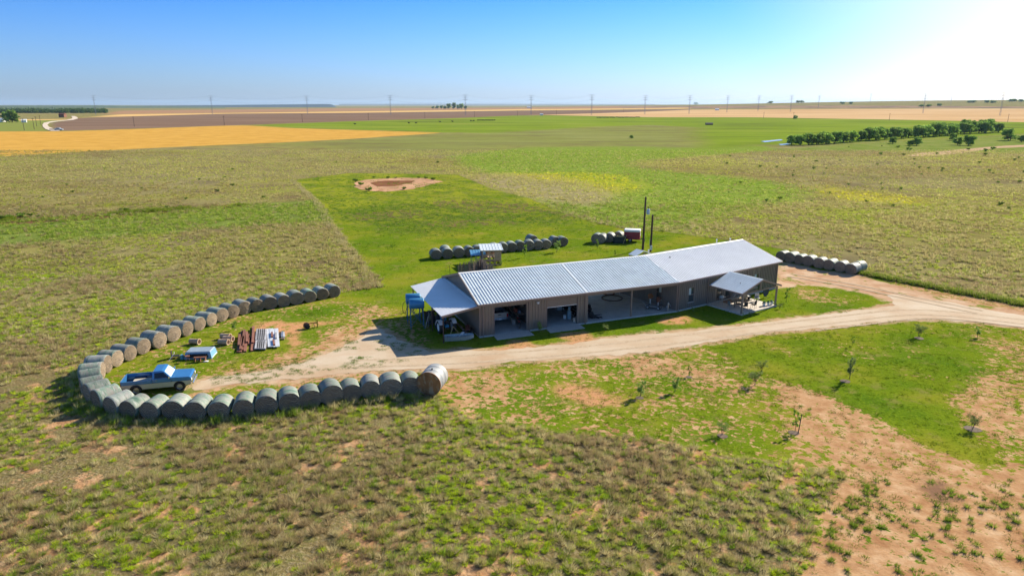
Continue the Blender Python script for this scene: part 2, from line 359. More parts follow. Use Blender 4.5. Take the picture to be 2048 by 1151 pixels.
    for k in ('scar1', 'scar2', 'scar3', 'door1', 'door2', 'scar4', 'scar5'):
        cc_ = org if k != 'scar4' else (.22,.125,.075)
        c = g.mix(g.math('MULTIPLY', msk(k, 2.4, .5), .9 if k[0] == 'd' else g.sm(n_clump, .66, .5)), c, cc_)
    # far fields
    rows = g.n('ShaderNodeTexWave'); g.put(rows, 'Vector', g.mapv(pos, (.02, .35, 1), (0, 0, -.12))); rows.inputs['Scale'].default_value = 1; rows.inputs['Distortion'].default_value = 1.5
    whe = g.mix(g.math('MULTIPLY', rows.outputs['Fac'], .22), g.ramp(n_mid, [(.35, (.46,.25,.045)), (.65, (.58,.34,.075))]), (.62,.38,.11))
    c = g.mix(msk('wheat', 6, 2), c, whe)
    gf = g.ramp(g.noise(g.mapv(pos, (.3, 1, 1)), .02, 6, .65), [(.30, (.08,.075,.03)), (.40, (.14,.19,.025)), (.53, (.18,.255,.022)), (.68, (.26,.27,.06))])
    c = g.mix(msk('green', 45, 14, g.noise(pos, .06, 5, .7)), c, gf)
    c = g.mix(msk('plow', 18, 6), c, g.ramp(g.noise(g.mapv(pos, (.2, 1, 1)), .02, 5), [(.35, (.16,.105,.075)), (.65, (.225,.15,.105))]))
    c = g.mix(msk('brown', 60, 25), c, (.34,.20,.11))
    c = g.mix(msk('far', 60, 25), c, g.ramp(n_big, [(.4, (.36,.24,.14)), (.6, (.17,.12,.10))]))
    c = g.mix(msk('gold', 40, 14), c, (.62,.40,.16))
    tn = g.ramp(g.noise(g.mapv(pos, (.25, 1, 1)), .008, 6, .7), [(.35, (.44,.27,.12)), (.5, (.55,.36,.18)), (.72, (.62,.45,.26))])
    c = g.mix(msk('tan', 25, 8), c, tn)
    c = g.mix(msk('lefth', 20, 8), c, (.20,.23,.055))
    g.L.new(c, b.inputs['Base Color']); b.inputs['Roughness'].default_value = 1; b.inputs['Specular IOR Level'].default_value = 0
    bp = g.n('ShaderNodeBump'); bp.inputs['Strength'].default_value = .9; bp.inputs['Distance'].default_value = .35
    hgt = g.math('ADD', g.math('MULTIPLY', n_clump, .6), g.math('MULTIPLY', n_fine, .45))
    hgt = g.math('MULTIPLY', hgt, att('rough'))
    g.put(bp, 'Height', hgt); g.L.new(bp.outputs[0], b.inputs['Normal'])
    return m

# ------------------------------------------------------------------ ground sheet
def axis(lo, hi, st, end_lo, end_hi, gr):
    a = list(np.arange(lo, hi + 1e-6, st)); s = st; v = hi
    while v < end_hi: s *= gr; v += s; a.append(v)
    s = st; v = lo; pre = []
    while v > end_lo: s *= gr; v -= s; pre.append(v)
    return np.array(pre[::-1] + a)
gx = axis(-70, 90, .6, -26000, 26000, 1.055); gy = axis(20, 130, .6, -400, 27000, 1.035)
GX, GY = np.meshgrid(gx, gy); X = GX.ravel(); Y = GY.ravel(); nx, ny = len(gx), len(gy)
V = np.stack([X, Y, terr(X, Y)], 1)
ii = (np.arange(ny - 1)[:, None] * nx + np.arange(nx - 1)[None, :]).ravel()
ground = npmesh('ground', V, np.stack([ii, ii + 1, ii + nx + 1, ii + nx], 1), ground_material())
tag(ground, kind='structure')
ground.data.polygons.foreach_set('use_smooth', [True] * len(ground.data.polygons))
def addattr(name, arr):
    a = ground.data.attributes.new(name, 'FLOAT', 'POINT'); a.data.foreach_set('value', np.asarray(arr, np.float32))
for k, p in Z.items(): addattr(k, sdf(p, X, Y))
addattr('cover', cover(X, Y)); addattr('drv', sdf(DRIVE, X, Y))
rr_ = np.hypot(X, Y)
addattr('near', 1 - sstep(52, 100, rr_))
syd = sdf(Z['yard'], X, Y)
addattr('rough', np.clip(1 - sstep(120, 900, rr_) * .6, 0, 1) * np.where(syd > 0, .22 + .5 * sstep(115, 130, Y), .7))

# thin sheets lying on the ground: gravel drive, pond bed, far road, water
def sheet(name, poly, m, z=.012, jag=.35, step=.5, seed=1, kind='structure'):
    pts = []
    n = len(poly); rr = random.Random(seed)
    for i in range(n):
        a = Vector(poly[i]); b = Vector(poly[(i + 1) % n]); L = (b - a).length; k = max(1, int(L / step))
        nr = Vector((-(b - a).y, (b - a).x)).normalized()
        for j in range(k):
            p = a.lerp(b, j / k); q = float(fbm(p.x + seed * 7, p.y, .9 / (step * 2), 2)) - .5 + rr.uniform(-.12, .12)
            pts.append(p + nr * q * jag * 2)
    bm = bmesh.new(); vs = [bm.verts.new((p.x, p.y, z + float(terr(p.x, p.y)))) for p in pts]
    f = bm.faces.new(vs)
    bmesh.ops.triangulate(bm, faces=[f]); bmesh.ops.recalc_face_normals(bm, faces=bm.faces)
    if sum(f.normal.z for f in bm.faces) < 0: bmesh.ops.reverse_faces(bm, faces=bm.faces)
    me = bpy.data.meshes.new(name); bm.to_mesh(me); bm.free(); me.materials.append(m)
    o = bpy.data.objects.new(name, me); col.objects.link(o); return tag(o, kind=kind)
def gravel_material():
    m = bpy.data.materials.new('gravel'); m.use_nodes = True; g = NG(m); b = g.N['Principled BSDF']
    pos = g.n('ShaderNodeNewGeometry').outputs['Position']
    c = g.ramp(g.noise(pos, .16, 6, .65), [(.34, (.45,.315,.20)), (.5, (.51,.405,.285)), (.66, (.56,.465,.35))])
    c = g.mix(g.math('MULTIPLY', g.sm(g.noise(g.mapv(pos, (.12, 1.1, 1), (0, 0, .38)), 1.2, 4), .5, .68), .38), c, (.50,.35,.24))
    c = g.mix(g.math('MULTIPLY', g.sm(g.noise(pos, 9, 3, .8), .56, .7), .3), c, (.33,.26,.20))
    g.L.new(c, b.inputs['Base Color']); b.inputs['Roughness'].default_value = .95; b.inputs['Specular IOR Level'].default_value = .1
    bp = g.n('ShaderNodeBump'); bp.inputs['Strength'].default_value = .5; bp.inputs['Distance'].default_value = .03
    g.put(bp, 'Height', g.noise(pos, 6, 4, .7)); g.L.new(bp.outputs[0], b.inputs['Normal']); return m
M_gravel = gravel_material()
sheet('driveway', DRIVE, M_gravel, .012, .42, .45, 3)
def track(name, pts, off, wd, m_, z, seed):
    P_ = [at(*p)[:2] for p in pts]; P_ = [Vector(p) for p in P_]; fine = []
    for a_, b_ in zip(P_[:-1], P_[1:]):
        k = max(1, int((b_-a_).length/.8)); fine += [a_.lerp(b_, j/k) for j in range(k)]
    fine.append(P_[-1])
    for _ in range(6): fine = [fine[0]] + [(fine[i-1]+fine[i]*2+fine[i+1])/4 for i in range(1, len(fine)-1)] + [fine[-1]]
    vs = []; rr = random.Random(seed)
    for i, p in enumerate(fine):
        d = (fine[min(i+1, len(fine)-1)] - fine[max(i-1, 0)]).normalized(); n_ = Vector((-d.y, d.x)); o_ = off + .25*(float(vnoise(p.x, p.y, .12, seed)) - .5)
        w_ = wd*rr.uniform(.6, 1.25)*.5
        for s_ in (-1, 1): q = p + n_*(o_ + s_*w_); vs.append((q.x, q.y, z))
    me = bpy.data.meshes.new(name); me.from_pydata(vs, [], [(2*i, 2*i+1, 2*i+3, 2*i+2) for i in range(len(fine)-1)]); me.materials.append(m_)
    o = bpy.data.objects.new(name, me); col.objects.link(o); return tag(o, kind='structure')
M_rut = mat('wheel_rut', (.43,.325,.22), .95, var=.16, scale=1.5, spec=0, c2=(.50,.40,.285), c2amt=.5)
L1 = [(2100,650),(1955,632),(1870,624),(1790,625),(1727,633),(1600,648),(1500,659),(1400,673),(1300,684),(1180,698),(1060,708),(930,718),(800,724),(700,727)]
L2 = [(1960,624),(1890,610),(1810,594),(1740,578),(1690,568),(1640,560),(1580,550)]
for i_, (l_, o_) in enumerate(((L1, -.85), (L1, .85), (L2, -.8), (L2, .8), (L1[:6], 2.1))): track('wheel_track', l_, o_, .34, M_rut, .018 + .004*i_, i_)
M_pond = mat('pond_mud', (.50,.30,.18), .95, var=.25, scale=.12, c2=(.36,.20,.11), c2amt=.45, spec=0)
sheet('pond_bed', W([(706,374),(712,363),(745,358.5),(800,356),(850,356.5),(880,363),(860,370),(825,378),(775,383),(730,381)]), M_pond, .03, 1.2, 2.2, 5)
sheet('pond_mud', W([(740,366),(770,361.5),(830,361.5),(822,366),(790,372),(755,373)]), mat('wet_mud', (.19,.085,.045), .9, var=.3, scale=.2, spec=0), .05, 1.2, 2, 6)
def strip_road(name, pts, m_, z=.25):
    vs = []; fs = []
    for i, (x, y, wd) in enumerate(pts):
        p = at(x, y); q = at(x + wd, y); q2 = at(x - wd, y); vs += [(q2.x, q2.y, q2.z + z), (q.x, q.y, q.z + z)]
    for i in range(len(pts) - 1): fs.append((2*i, 2*i+1, 2*i+3, 2*i+2))
    me = bpy.data.meshes.new(name); me.from_pydata(vs, [], fs); me.materials.append(m_); o = bpy.data.objects.new(name, me); col.objects.link(o); return tag(o, kind='structure')
strip_road('field_road', [(112,262.5,9),(100,258.5,9),(92,254,6),(90,250,5),(94,246,6),(110,243,8),(140,240.5,7),(150,237.5,6),(150,235,5),(146,232.5,4)], mat('pale_road', (.60,.50,.38), .95, var=.08))
M_water = mat('water', (.25,.30,.33), .25, var=.05, spec=.9)
for i, pl in enumerate([[(1522,283),(1562,279),(1566,281),(1530,285)], [(1556,289),(1583,286.5),(1580,289),(1562,291)]]):
    sheet('water', W(pl), M_water, .15, .5, 3, 20 + i)

# ------------------------------------------------------------------ grasses (nobody could count them)
def blades(name, px, py, h, rad, cc, nb, wid, lean=.5, label=None, tipc=1.25, cat='grass'):
    n = len(px); N = n * nb
    P = np.repeat(np.stack([px, py], 1), nb, 0); hh = np.repeat(h, nb) * rng.uniform(.6, 1.1, N); ra = np.repeat(rad, nb)
    th = rng.uniform(0, 2*np.pi, N); rd = np.sqrt(rng.random(N)) * ra
    bx = P[:, 0] + rd*np.cos(th)*.55; by = P[:, 1] + rd*np.sin(th)*.55
    tx = bx + np.cos(th) * (rd*.6 + lean*hh*rng.uniform(.1, 1, N)) + .06*hh; ty = by + np.sin(th) * (rd*.6 + lean*hh*rng.uniform(.1, 1, N))
    tz = hh * (1 - .35*(rd/np.maximum(ra, 1e-3))**2)
    ph = rng.uniform(0, np.pi, N); wx = np.cos(ph)*wid*.5; wy = np.sin(ph)*wid*.5
    v = np.zeros((N, 3, 3), np.float32)
    v[:, 0] = np.stack([bx-wx, by-wy, np.full(N, -.02)], 1); v[:, 1] = np.stack([bx+wx, by+wy, np.full(N, -.02)], 1); v[:, 2] = np.stack([tx, ty, tz], 1)
    c = np.repeat(cc, nb, 0) * rng.uniform(.7, 1.3, (N, 1))
    C = np.repeat(c[:, None, :], 3, 1); C[:, 2] *= tipc
    o = npmesh(name, v.reshape(-1, 3), np.arange(N*3).reshape(-1, 3), M_grass, np.clip(C.reshape(-1, 3), 0, 1))
    return tag(o, label, cat, kind='stuff')
def frustum(y0, y1, dens):
    n = int(dens * .80 * (y1*y1 - y0*y0) + 8 * (y1-y0) * dens)
    y = np.sqrt(rng.uniform(y0*y0, y1*y1, n)); x = rng.uniform(-1, 1, n) * (.80*y + 4); return x, y
B0 = Vector((-2.99, 60.31)); K0 = Vector((17.15, 68.47))
def clear_of(x, y, m=.2):
    drv = sdf(DRIVE, x, y) < -.1
    house = sdf(HOUSE, x, y) < -m
    return drv & house
def unit(a): return Vector((math.cos(R(a)), math.sin(R(a))))
AA, AC = 22.05, 34.0
ua, va = unit(AA), unit(AA + 90); uc, vc = unit(AC), unit(AC + 90)
BK = unit((AA + AC) / 2 + 90) * (10.9 / math.cos(R((AC - AA) / 2)))
pend = K0 + uc * 16.9
HOUSE = [tuple(B0), tuple(K0), tuple(K0 + uc*4.9), tuple(K0 + uc*4.9 - vc*4.7), tuple(K0 + uc*11 - vc*4.7), tuple(K0 + uc*11), tuple(pend), tuple(pend + vc*10.9), tuple(K0 + BK), tuple(B0 + va*10.9)]
GREEN = np.array((.25,.36,.04)); LIME = np.array((.42,.52,.03)); OLIVE = np.array((.33,.31,.10)); STRAW = np.array((.50,.43,.22)); BROWN = np.array((.37,.285,.15))
def prairie(y0, y1, dens, nb, wid, sz, name, label):
    x, y = frustum(y0, y1, dens)
    s = sdf(Z['yard'], x, y); cv = cover(x, y)
    bare = fbm(x, y, .16, 1) + .5 * (vnoise(x, y, .9, 3) - .5)
    inside = s > rng.uniform(-.3, .6, len(x))
    right = (cv < .3) & inside
    keep = (~inside & (bare > .30) & ((bare > .40) | (rng.random(len(x)) < .5))) | (right & (rng.random(len(x)) < .13 + .10*(y < 38) + .6*np.exp(-np.maximum(s, 0)/1.6)) & ((vnoise(x, y, .5, 2) > .40) | (s < 2)))
    keep &= clear_of(x, y, .3)
    x, y, rt, sy = x[keep], y[keep], right[keep], s[keep]; n = len(x)
    kn = vnoise(x, y, .12, 4); kk = rng.random(n) + (kn - .5) * .8 
    left = sstep(10, -30, x)
    cc = np.where((kk < .28)[:, None], LIME, np.where((kk < .52)[:, None], GREEN, np.where((kk < .66)[:, None], OLIVE, np.where((kk < .82)[:, None], STRAW, BROWN))))
    cc = np.where(rt[:, None], GREEN * .75, cc)
    zs = (sdf(Z['swath'], x, y) > rng.uniform(-5, 5, n)) | (sdf(Z['ditch'], x, y) > rng.uniform(-3, 3, n))
    zs &= (rng.random(n) < .8) & (sdf(Z['tanp'], x, y) < rng.uniform(-3, 3, n))
    cc = np.where(zs[:, None], np.where((rng.random(n) < .5)[:, None], GREEN*.85, np.array((.33,.38,.07))), cc)
    ys = ((sdf(Z['yellow'], x, y) > 0) | (sdf(Z['yellow2'], x, y) > 0)) & (rng.random(n) < .38)
    cc = np.where(ys[:, None], np.array((.52, .49, .04)), cc)
    h = np.where(kk < .48, rng.uniform(.16, .32, n), rng.uniform(.3, .66, n)) * sz; rad = np.where(kk < .48, rng.uniform(.16, .34, n), rng.uniform(.2, .42, n)) * sz
    h = np.where(rt, h*.7, h); rad = np.where(rt, rad*.8, rad)
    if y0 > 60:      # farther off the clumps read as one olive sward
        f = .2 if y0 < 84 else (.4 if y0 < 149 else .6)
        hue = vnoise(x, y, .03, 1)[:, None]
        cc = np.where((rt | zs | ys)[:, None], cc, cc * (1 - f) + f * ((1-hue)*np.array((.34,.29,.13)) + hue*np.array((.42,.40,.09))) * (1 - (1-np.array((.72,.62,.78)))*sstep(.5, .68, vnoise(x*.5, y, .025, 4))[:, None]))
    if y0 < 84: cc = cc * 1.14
    cc = cc * rng.uniform(.82, 1.18, (n, 1))
    return blades(name, x, y, h, rad, cc, nb, wid, .55, label)
prairie(25, 48, 9.5, 60, .024, .76, 'prairie_grass', 'clumps of green and straw bunch grass over the near prairie')
prairie(48, 85, 8.0, 30, .040, .85, 'prairie_grass', 'bunch grass around the front and left of the bale loop')
prairie(85, 150, 3.4, 16, .08, 1.05, 'prairie_grass', 'rough bunch grass in the prairie beyond the bales and building')
prairie(150, 330, 1.0, 9, .13, 1.1, 'prairie_grass', 'far rough grass tufts of the open prairie')
def lawn(y0, y1, dens, nb, wid, sc_, label):
    x, y = frustum(y0, y1, dens); s = sdf(Z['yard'], x, y); cv = cover(x, y)
    nz = .65*fbm(x, y, .75, 2) + .35*vnoise(x, y, .2, 5)
    keep = (s > .2) & (nz < .5 + (cv-.5)*.32 + .3*(cv > .9)) & clear_of(x, y) & ((cv < .985) | (rng.random(len(x)) < .55)) & (sdf(Z['apron'], x, y) < -.3)
    x, y = x[keep], y[keep]; n = len(x)
    f = rng.random((n, 1)); cc = (1-f)*np.array((.08,.145,.010)) + f*np.array((.19,.245,.016))
    return blades('lawn_grass', x, y, rng.uniform(.05, .12, n)*sc_, rng.uniform(.14, .32, n)*sc_, cc, nb, wid, .9, label)
lawn(27, 62, 5.5, 16, .035, 1.0, 'low green weedy grass of the front yard')
Z_SW = W([(690,425),(830,403),(960,400),(1060,408),(1150,434),(1110,452),(960,452),(850,474),(760,464)])
def rough_lawn():
    x, y = frustum(92, 300, 1.1); s = sdf(Z['yard'], x, y); m_ = sdf(Z_SW, x, y)
    band = vnoise(x, y, .07, 2) + .5*vnoise(x*.3, y, .2, 3)
    keep = (s > .5) & ((m_ > -4 + 8*rng.random(len(x))) | ((band > .92) & (y > 100)) | ((rng.random(len(x)) < .12) & (y > 112))) & clear_of(x, y)
    x, y, m_ = x[keep], y[keep], m_[keep]; n = len(x); q = vnoise(x, y, .11, 5)
    cc = np.where((q > .62)[:, None] & (m_ > 0)[:, None], np.array((.30,.21,.11)), np.where((rng.random(n) < .5)[:, None], np.array((.11,.21,.02)), np.array((.20,.29,.025))))
    blades('rough_grass', x, y, rng.uniform(.12, .34, n), rng.uniform(.25, .6, n), cc, 10, .10, .6, 'coarse green grass in the low ground behind the bale row')
lawn(62, 120, 1.8, 10, .06, 1.4, 'mown green grass around and behind the long building')
rough_lawn()
# weeds creeping on to the gravel
_n = 60; _px = rng.uniform(420, 860, _n); _py = 768 - (_px-420)*.13 + rng.uniform(-38, 6, _n)*np.clip((_px-380)/260, .3, 1.4)
_p = np.array([tuple(at(a_, b_)[:2]) for a_, b_ in zip(_px, _py)]); _p = np.repeat(_p, 9, 0) + rng.normal(0, .35, (_n*9, 2)) * np.array((1, .6)); _m = len(_p)
blades('lawn_grass', _p[:, 0], _p[:, 1], rng.uniform(.05, .13, _m), rng.uniform(.14, .3, _m), np.tile(np.array((.13,.22,.02)), (_m, 1)), 26, .03, .9, 'patchy weeds creeping over the left end of the gravel drive')
# pale uncut fringe along the mown edge
_e = [(590,360),(640,402),(662,437),(706,496),(766,574),(690,584)]; _x, _y, _h = [], [], []
for (a_, b_) in zip(_e[:-1], _e[1:]):
    p_ = at(*a_); q_ = at(*b_); L_ = (q_ - p_).length; k_ = int(L_ * 5); t_ = rng.random(k_)
    nn_ = Vector((-(q_-p_).y, (q_-p_).x)).normalized(); o_ = rng.uniform(.1, 1.6, k_); sg = -1 if (sdf(Z['yard'], np.array([((p_+q_)/2).x + nn_.x*2]), np.array([((p_+q_)/2).y + nn_.y*2]))[0] > 0) else 1
    _x += list(p_.x + (q_.x-p_.x)*t_ + nn_.x*o_*sg); _y += list(p_.y + (q_.y-p_.y)*t_ + nn_.y*o_*sg)
_m = len(_x); blades('tall_grass', np.array(_x), np.array(_y), rng.uniform(.35, .7, _m), rng.uniform(.3, .5, _m), np.where(rng.random((_m, 1)) < .7, STRAW*.8, OLIVE), 9, .07, .4, 'pale straw coloured fringe of tall grass along the mown lawn edge')

# ------------------------------------------------------------------ the long metal building
M_wall = mat('taupe_siding', (.225,.193,.168), .36, .15, var=.08, scale=.8, spec=.4)
M_trim = mat('brown_trim', (.27,.20,.165), .5, .1, var=.08)
M_roof = mat('galvalume', (.64,.71,.74), .5, .05, var=.09, scale=.6, c2=(.56,.63,.67), c2amt=.42)
M_roof2 = mat('pale_roof_sheet', (.82,.83,.83), .5, .0, var=.05, scale=.5)
M_conc = mat('concrete', (.50,.47,.44), .85, var=.12, scale=.9, c2=(.40,.37,.34), c2amt=.4, bump=.2)
M_inner = mat('inside_lining', (.10,.095,.09), .8)
M_glass = mat('window_glass', (.03,.045,.05), .05, var=.02, spec=1.0)
M_white = mat('white_paint', (.78,.78,.76), .5, var=.05)
M_blind = mat('pale_blind', (.50,.58,.56), .6, var=.05)
M_rust = mat('rusty_steel', (.20,.085,.05), .8, .2, var=.35, scale=4)
M_steel = mat('galvanised_steel', (.42,.44,.45), .4, .7, var=.12)
M_dark = mat('dark_stuff', (.02,.02,.022), .7, var=.3)
M_rubber = mat('tyre_rubber', (.03,.03,.03), .85, var=.2)
M_wood = mat('weathered_wood', (.27,.20,.14), .85, var=.25, scale=3, vs=(1,6,6))

EV, PK, D, OH, SL = 3.30, 4.98, 10.9, .35, .15    # eave height, ridge height, depth, overhang, slab height
bld = empty('metal_building', (B0.x, B0.y, 0), 0, 'long taupe metal building with ribbed pale roof, two open garage bays and an open breezeway', 'building')
def frame(o, ang): return Matrix.Translation((o.x - B0.x, o.y - B0.y, 0)) @ Matrix.Rotation(R(ang), 4, 'Z')
FA, FC = frame(B0, AA), frame(K0, AC)
LA = (K0 - B0).length; LC = 16.9
def roofz(y): return EV + (PK - EV) * (1 - abs(y - D/2) / (D/2 + OH))
def ribwall(F_, x0, x1, z0, z1, y=0.0, t=.14, mb=None, face=-1):
    m = mb or MB(F_); m.M = F_
    m.box(x0, x1, y, y + t, z0, z1)
    k = math.ceil((x0 + .03) / .3)
    while k * .3 < x1 - .03:
        m.box(k*.3 - .05, k*.3 + .05, y + (face < 0 and -.055 or t), y + (face < 0 and 0 or t + .055), z0 + .004, z1 - .004); k += 1
    return m
# front of the garage block
G1, G2 = (1.45, 4.72, 2.78), (6.86, 10.12, 2.86)
m = MB(FA)
for a, b, z0, z1 in ((.0, G1[0], SL, EV-.05), (G1[0], G1[1], G1[2], EV-.05), (G1[1], G2[0], SL, EV-.05), (G2[0], G2[1], G2[2], EV-.05), (G2[1], 11.25, SL, EV-.05)):
    ribwall(FA, a, b, z0, z1, mb=m)
m.build('garage_front_wall', M_wall, bld)
def gable(F_, x, t=.14, ribs=-1, y0=0.0, y1=D, mat_=None, name='gable_wall', holes=()):
    m = MB(F_); poly = [(y0, SL), (y1, SL), (y1, roofz(y1) - .06), (D/2, PK - .06), (y0, roofz(y0) - .06)]
    m.prism(poly, x, x + t, 'x')
    k = 1
    while y0 + k*.3 < y1 - .05:
        yy = y0 + k*.3; xx = (x - .022, x) if ribs < 0 else (x + t, x + t + .022)
        if not any(a < yy < b for a, b in holes): m.box(xx[0], xx[1], yy - .028, yy + .028, SL + .004, roofz(yy) - .08)
        k += 1
    return m.build(name, mat_ or M_wall, bld)
gable(FA, 0.0, ribs=-1)
gable(FA, 11.11, ribs=1, y0=.145)
# back walls
ribwall(FA, .145, 11.10, SL, EV-.05, D-.14, face=1).build('back_wall', M_wall, bld)
ribwall(FC, 2.3, LC - .145, SL, EV-.05, D-.14, face=1).build('back_wall', M_wall, bld)
# interior partition and workbench side
MB(FA).box(5.5, 5.6, 1.2, D-.15, SL+.003, 3.1).build('partition_wall', M_inner, bld)
# living block front, with window openings
wins = [(1.75, 2.65, .75, 2.35), (12.6, 13.5, .75, 2.35)]
drs = [(6.3, 7.25, SL, 2.3), (7.75, 8.7, SL, 2.3)]
m = MB(FC); xs = .0
for a, b, z0, z1 in sorted(wins + drs):
    ribwall(FC, xs, a, SL, EV-.05, mb=m)
    if z0 > SL: ribwall(FC, a, b, SL, z0, mb=m)
    ribwall(FC, a, b, z1, EV-.05, mb=m); xs = b
ribwall(FC, xs, LC, SL, EV-.05, mb=m); m.build('living_front_wall', M_wall, bld)
gable(FC, LC - .14, ribs=1)
gable(FC, 0.0, ribs=-1, y0=.145, name='breezeway_wall', holes=((2.0, 2.95),))
def window(F_, x0, x1, z0, z1, y=-.03, side=False):
    fw = .06; f = MB(F_); p = MB(F_); gl = MB(F_)
    def bx(mb, a, b, c, d, e, g_):
        if side: mb.box(c, d, a, b, e, g_)
        else: mb.box(a, b, c, d, e, g_)
    zm = (z0 + z1) / 2
    for a, b, e, g_ in ((x0, x1, z0, z0+fw), (x0, x1, z1-fw, z1), (x0, x0+fw, z0+fw, z1-fw), (x1-fw, x1, z0+fw, z1-fw), (x0+fw, x1-fw, zm-.025, zm+.025)):
        bx(f, a, b, y, y+.10, e, g_)
    fr = f.build('window', M_trim, bld)
    bx(gl, x0+fw+.002, x1-fw-.002, y+.05, y+.06, z0+fw+.002, z1-fw-.002); gl.build('pane', M_glass, fr)
    bx(p, x0+fw+.01, (x0+x1)/2, y+.034, y+.044, zm+.03, z1-fw-.01); p.build('blind', M_blind, fr)
    s_ = MB(F_); bx(s_, x0-.05, x1+.05, y-.04, y+.10, z0-.055, z0-.003); s_.build('sill', M_conc, fr)
for w_ in wins: window(FC, *w_)
window(FC, 2.05, 2.9, .85, 2.35, -.05, True)
for x0, x1, z0, z1 in drs:
    d_ = MB(FC).box(x0+.01, x1-.01, .03, .08, z0+.01, z1-.01).build('door', mat('brown_door', (.12,.09,.075), .5), bld)
    MB(FC).box(x0+.15, x1-.15, .018, .028, z0+.35, z1-.2).build('pane', M_glass, d_)
    MB(FC).tube((x1-.1, .03, 1.15), (x1-.1, -.04, 1.15), .02).build('handle', M_steel, d_)
# slabs
def poly3(pts, z0, z1, name, m_, parent=bld):
    q = MB(); q.prism([(p[0] - B0.x, p[1] - B0.y) for p in pts], z0, z1, 'z'); return q.build(name, m_, parent)
e_ = .06
poly3([B0 - ua*e_ - va*e_, K0 - va*e_ - uc*0, K0 + uc*(LC+e_) - vc*e_, K0 + uc*(LC+e_) + vc*(D+e_), K0 + BK, B0 - ua*e_ + va*(D+e_)], -.05, SL - .002, 'foundation_slab', M_conc)
for (a, b) in ((G1[0]-.1, G1[1]+.15), (G2[0]-.1, G2[1]+.15)):
    r_ = MB(FA); r_.add([(a, -e_-.003, -.02), (b, -e_-.003, -.02), (b+.1, -1.25, -.02), (a-.1, -1.25, -.02), (a, -e_-.003, SL-.01), (b, -e_-.003, SL-.01), (b+.1, -1.25, .05), (a-.1, -1.25, .05)],
        [(0,3,2,1),(4,5,6,7),(0,1,5,4),(1,2,6,5),(2,3,7,6),(3,0,4,7)])
    r_.build('ramp', mat('ramp_concrete', (.47,.42,.37), .85, var=.1, c2=(.40,.28,.2), c2amt=.3), bld)
# second bay's overhead door, pulled part way up
m = MB(FA)
for k in range(5): m.box(G2[0]+.02, G2[1]-.02, .04, .08, 2.16 + k*.14, 2.16 + k*.14 + .132)
gd = m.build('garage_door', M_wall, bld); MB(FA).box(G2[0]+.02, G2[1]-.02, .03, .09, 2.10, 2.155).build('bottom_seal', M_white, gd)
for a, b, z in (G1, G2):
    t_ = MB(FA); t_.box(a-.07, a-.001, -.034, .15, SL+.003, z+.07).box(b+.001, b+.07, -.034, .15, SL+.003, z+.07).box(a, b, -.034, .15, z+.002, z+.07)
    t_.build('door_frame', M_trim, bld)
# roof planes with real ribs; the planes mitre at the bend and at the panel seam
def mit(o): return K0 + unit((AA+AC)/2 + 90) * (o / math.cos(R((AC-AA)/2)))
def P3(p, z): return (p.x - B0.x, p.y - B0.y, z)
def roofpatch(nm, e0, e1, r0, r1, F_, u, v, back=False, mat_=M_roof):
    th = .05; m = MB()
    q = [P3(e0, EV), P3(e1, EV), P3(r1, PK), P3(r0, PK)]
    m.add([(a, b, c - th) for a, b, c in q] + q, [(0,3,2,1),(4,5,6,7),(0,1,5,4),(1,2,6,5),(2,3,7,6),(3,0,4,7)])
    # ribs run from ridge to eave, clipped by the patch's slanted ends
    L0 = (e0 - e0).dot(u); ex1 = (e1 - e0).dot(u); rx0 = (r0 - e0).dot(u); rx1 = (r1 - e0).dot(u)
    k = 0; lo = min(0, rx0); hi = max(ex1, rx1); S = (r0 - e0).dot(v)
    x = math.ceil(lo / .3) * .3 + .05
    sl = (PK - EV) / abs(S)
    while x < hi - .03:
        # parameter t from eave 0 to ridge 1 where x is inside
        t0, t1 = 0.0, 1.0
        if x < max(0, rx0):
            tt = x / rx0 if abs(rx0) > 1e-6 else 0
            if rx0 < 0: t0 = max(t0, tt)
            else: t1 = min(t1, tt)
        if x > min(ex1, rx1):
            den = rx1 - ex1
            if abs(den) > 1e-6:
                tt = (x - ex1) / den
                if den > 0: t0 = max(t0, tt)
                else: t1 = min(t1, tt)
        t0 += .002; t1 -= .012
        if t1 - t0 > .03:
            a = e0 + u*x + v*(S*t0); b = e0 + u*x + v*(S*t1); za = EV + (PK-EV)*t0; zb = EV + (PK-EV)*t1
            vs = []
            for p, z in ((a, za), (b, zb)):
                for du, dz in ((-.036, .001), (-.021, .052), (.021, .052), (.036, .001)):
                    vs.append(P3(p + u*du, z + dz))
            m.add(vs, [(0,1,5,4),(1,2,6,5),(2,3,7,6),(0,3,2,1),(4,5,6,7)])
        x += .3
    return m.build(nm, mat_, bld)
xs_ = 10.95
eF = [B0 - ua*.28 - va*OH, B0 + ua*xs_ - va*OH, mit(-OH), K0 + uc*(LC+.28) - vc*OH]
rD = [B0 - ua*.28 + va*D/2, B0 + ua*xs_ + va*D/2, mit(D/2), K0 + uc*(LC+.28) + vc*D/2]
eB = [B0 - ua*.28 + va*(D+OH), B0 + ua*xs_ + va*(D+OH), mit(D+OH), K0 + uc*(LC+.28) + vc*(D+OH)]
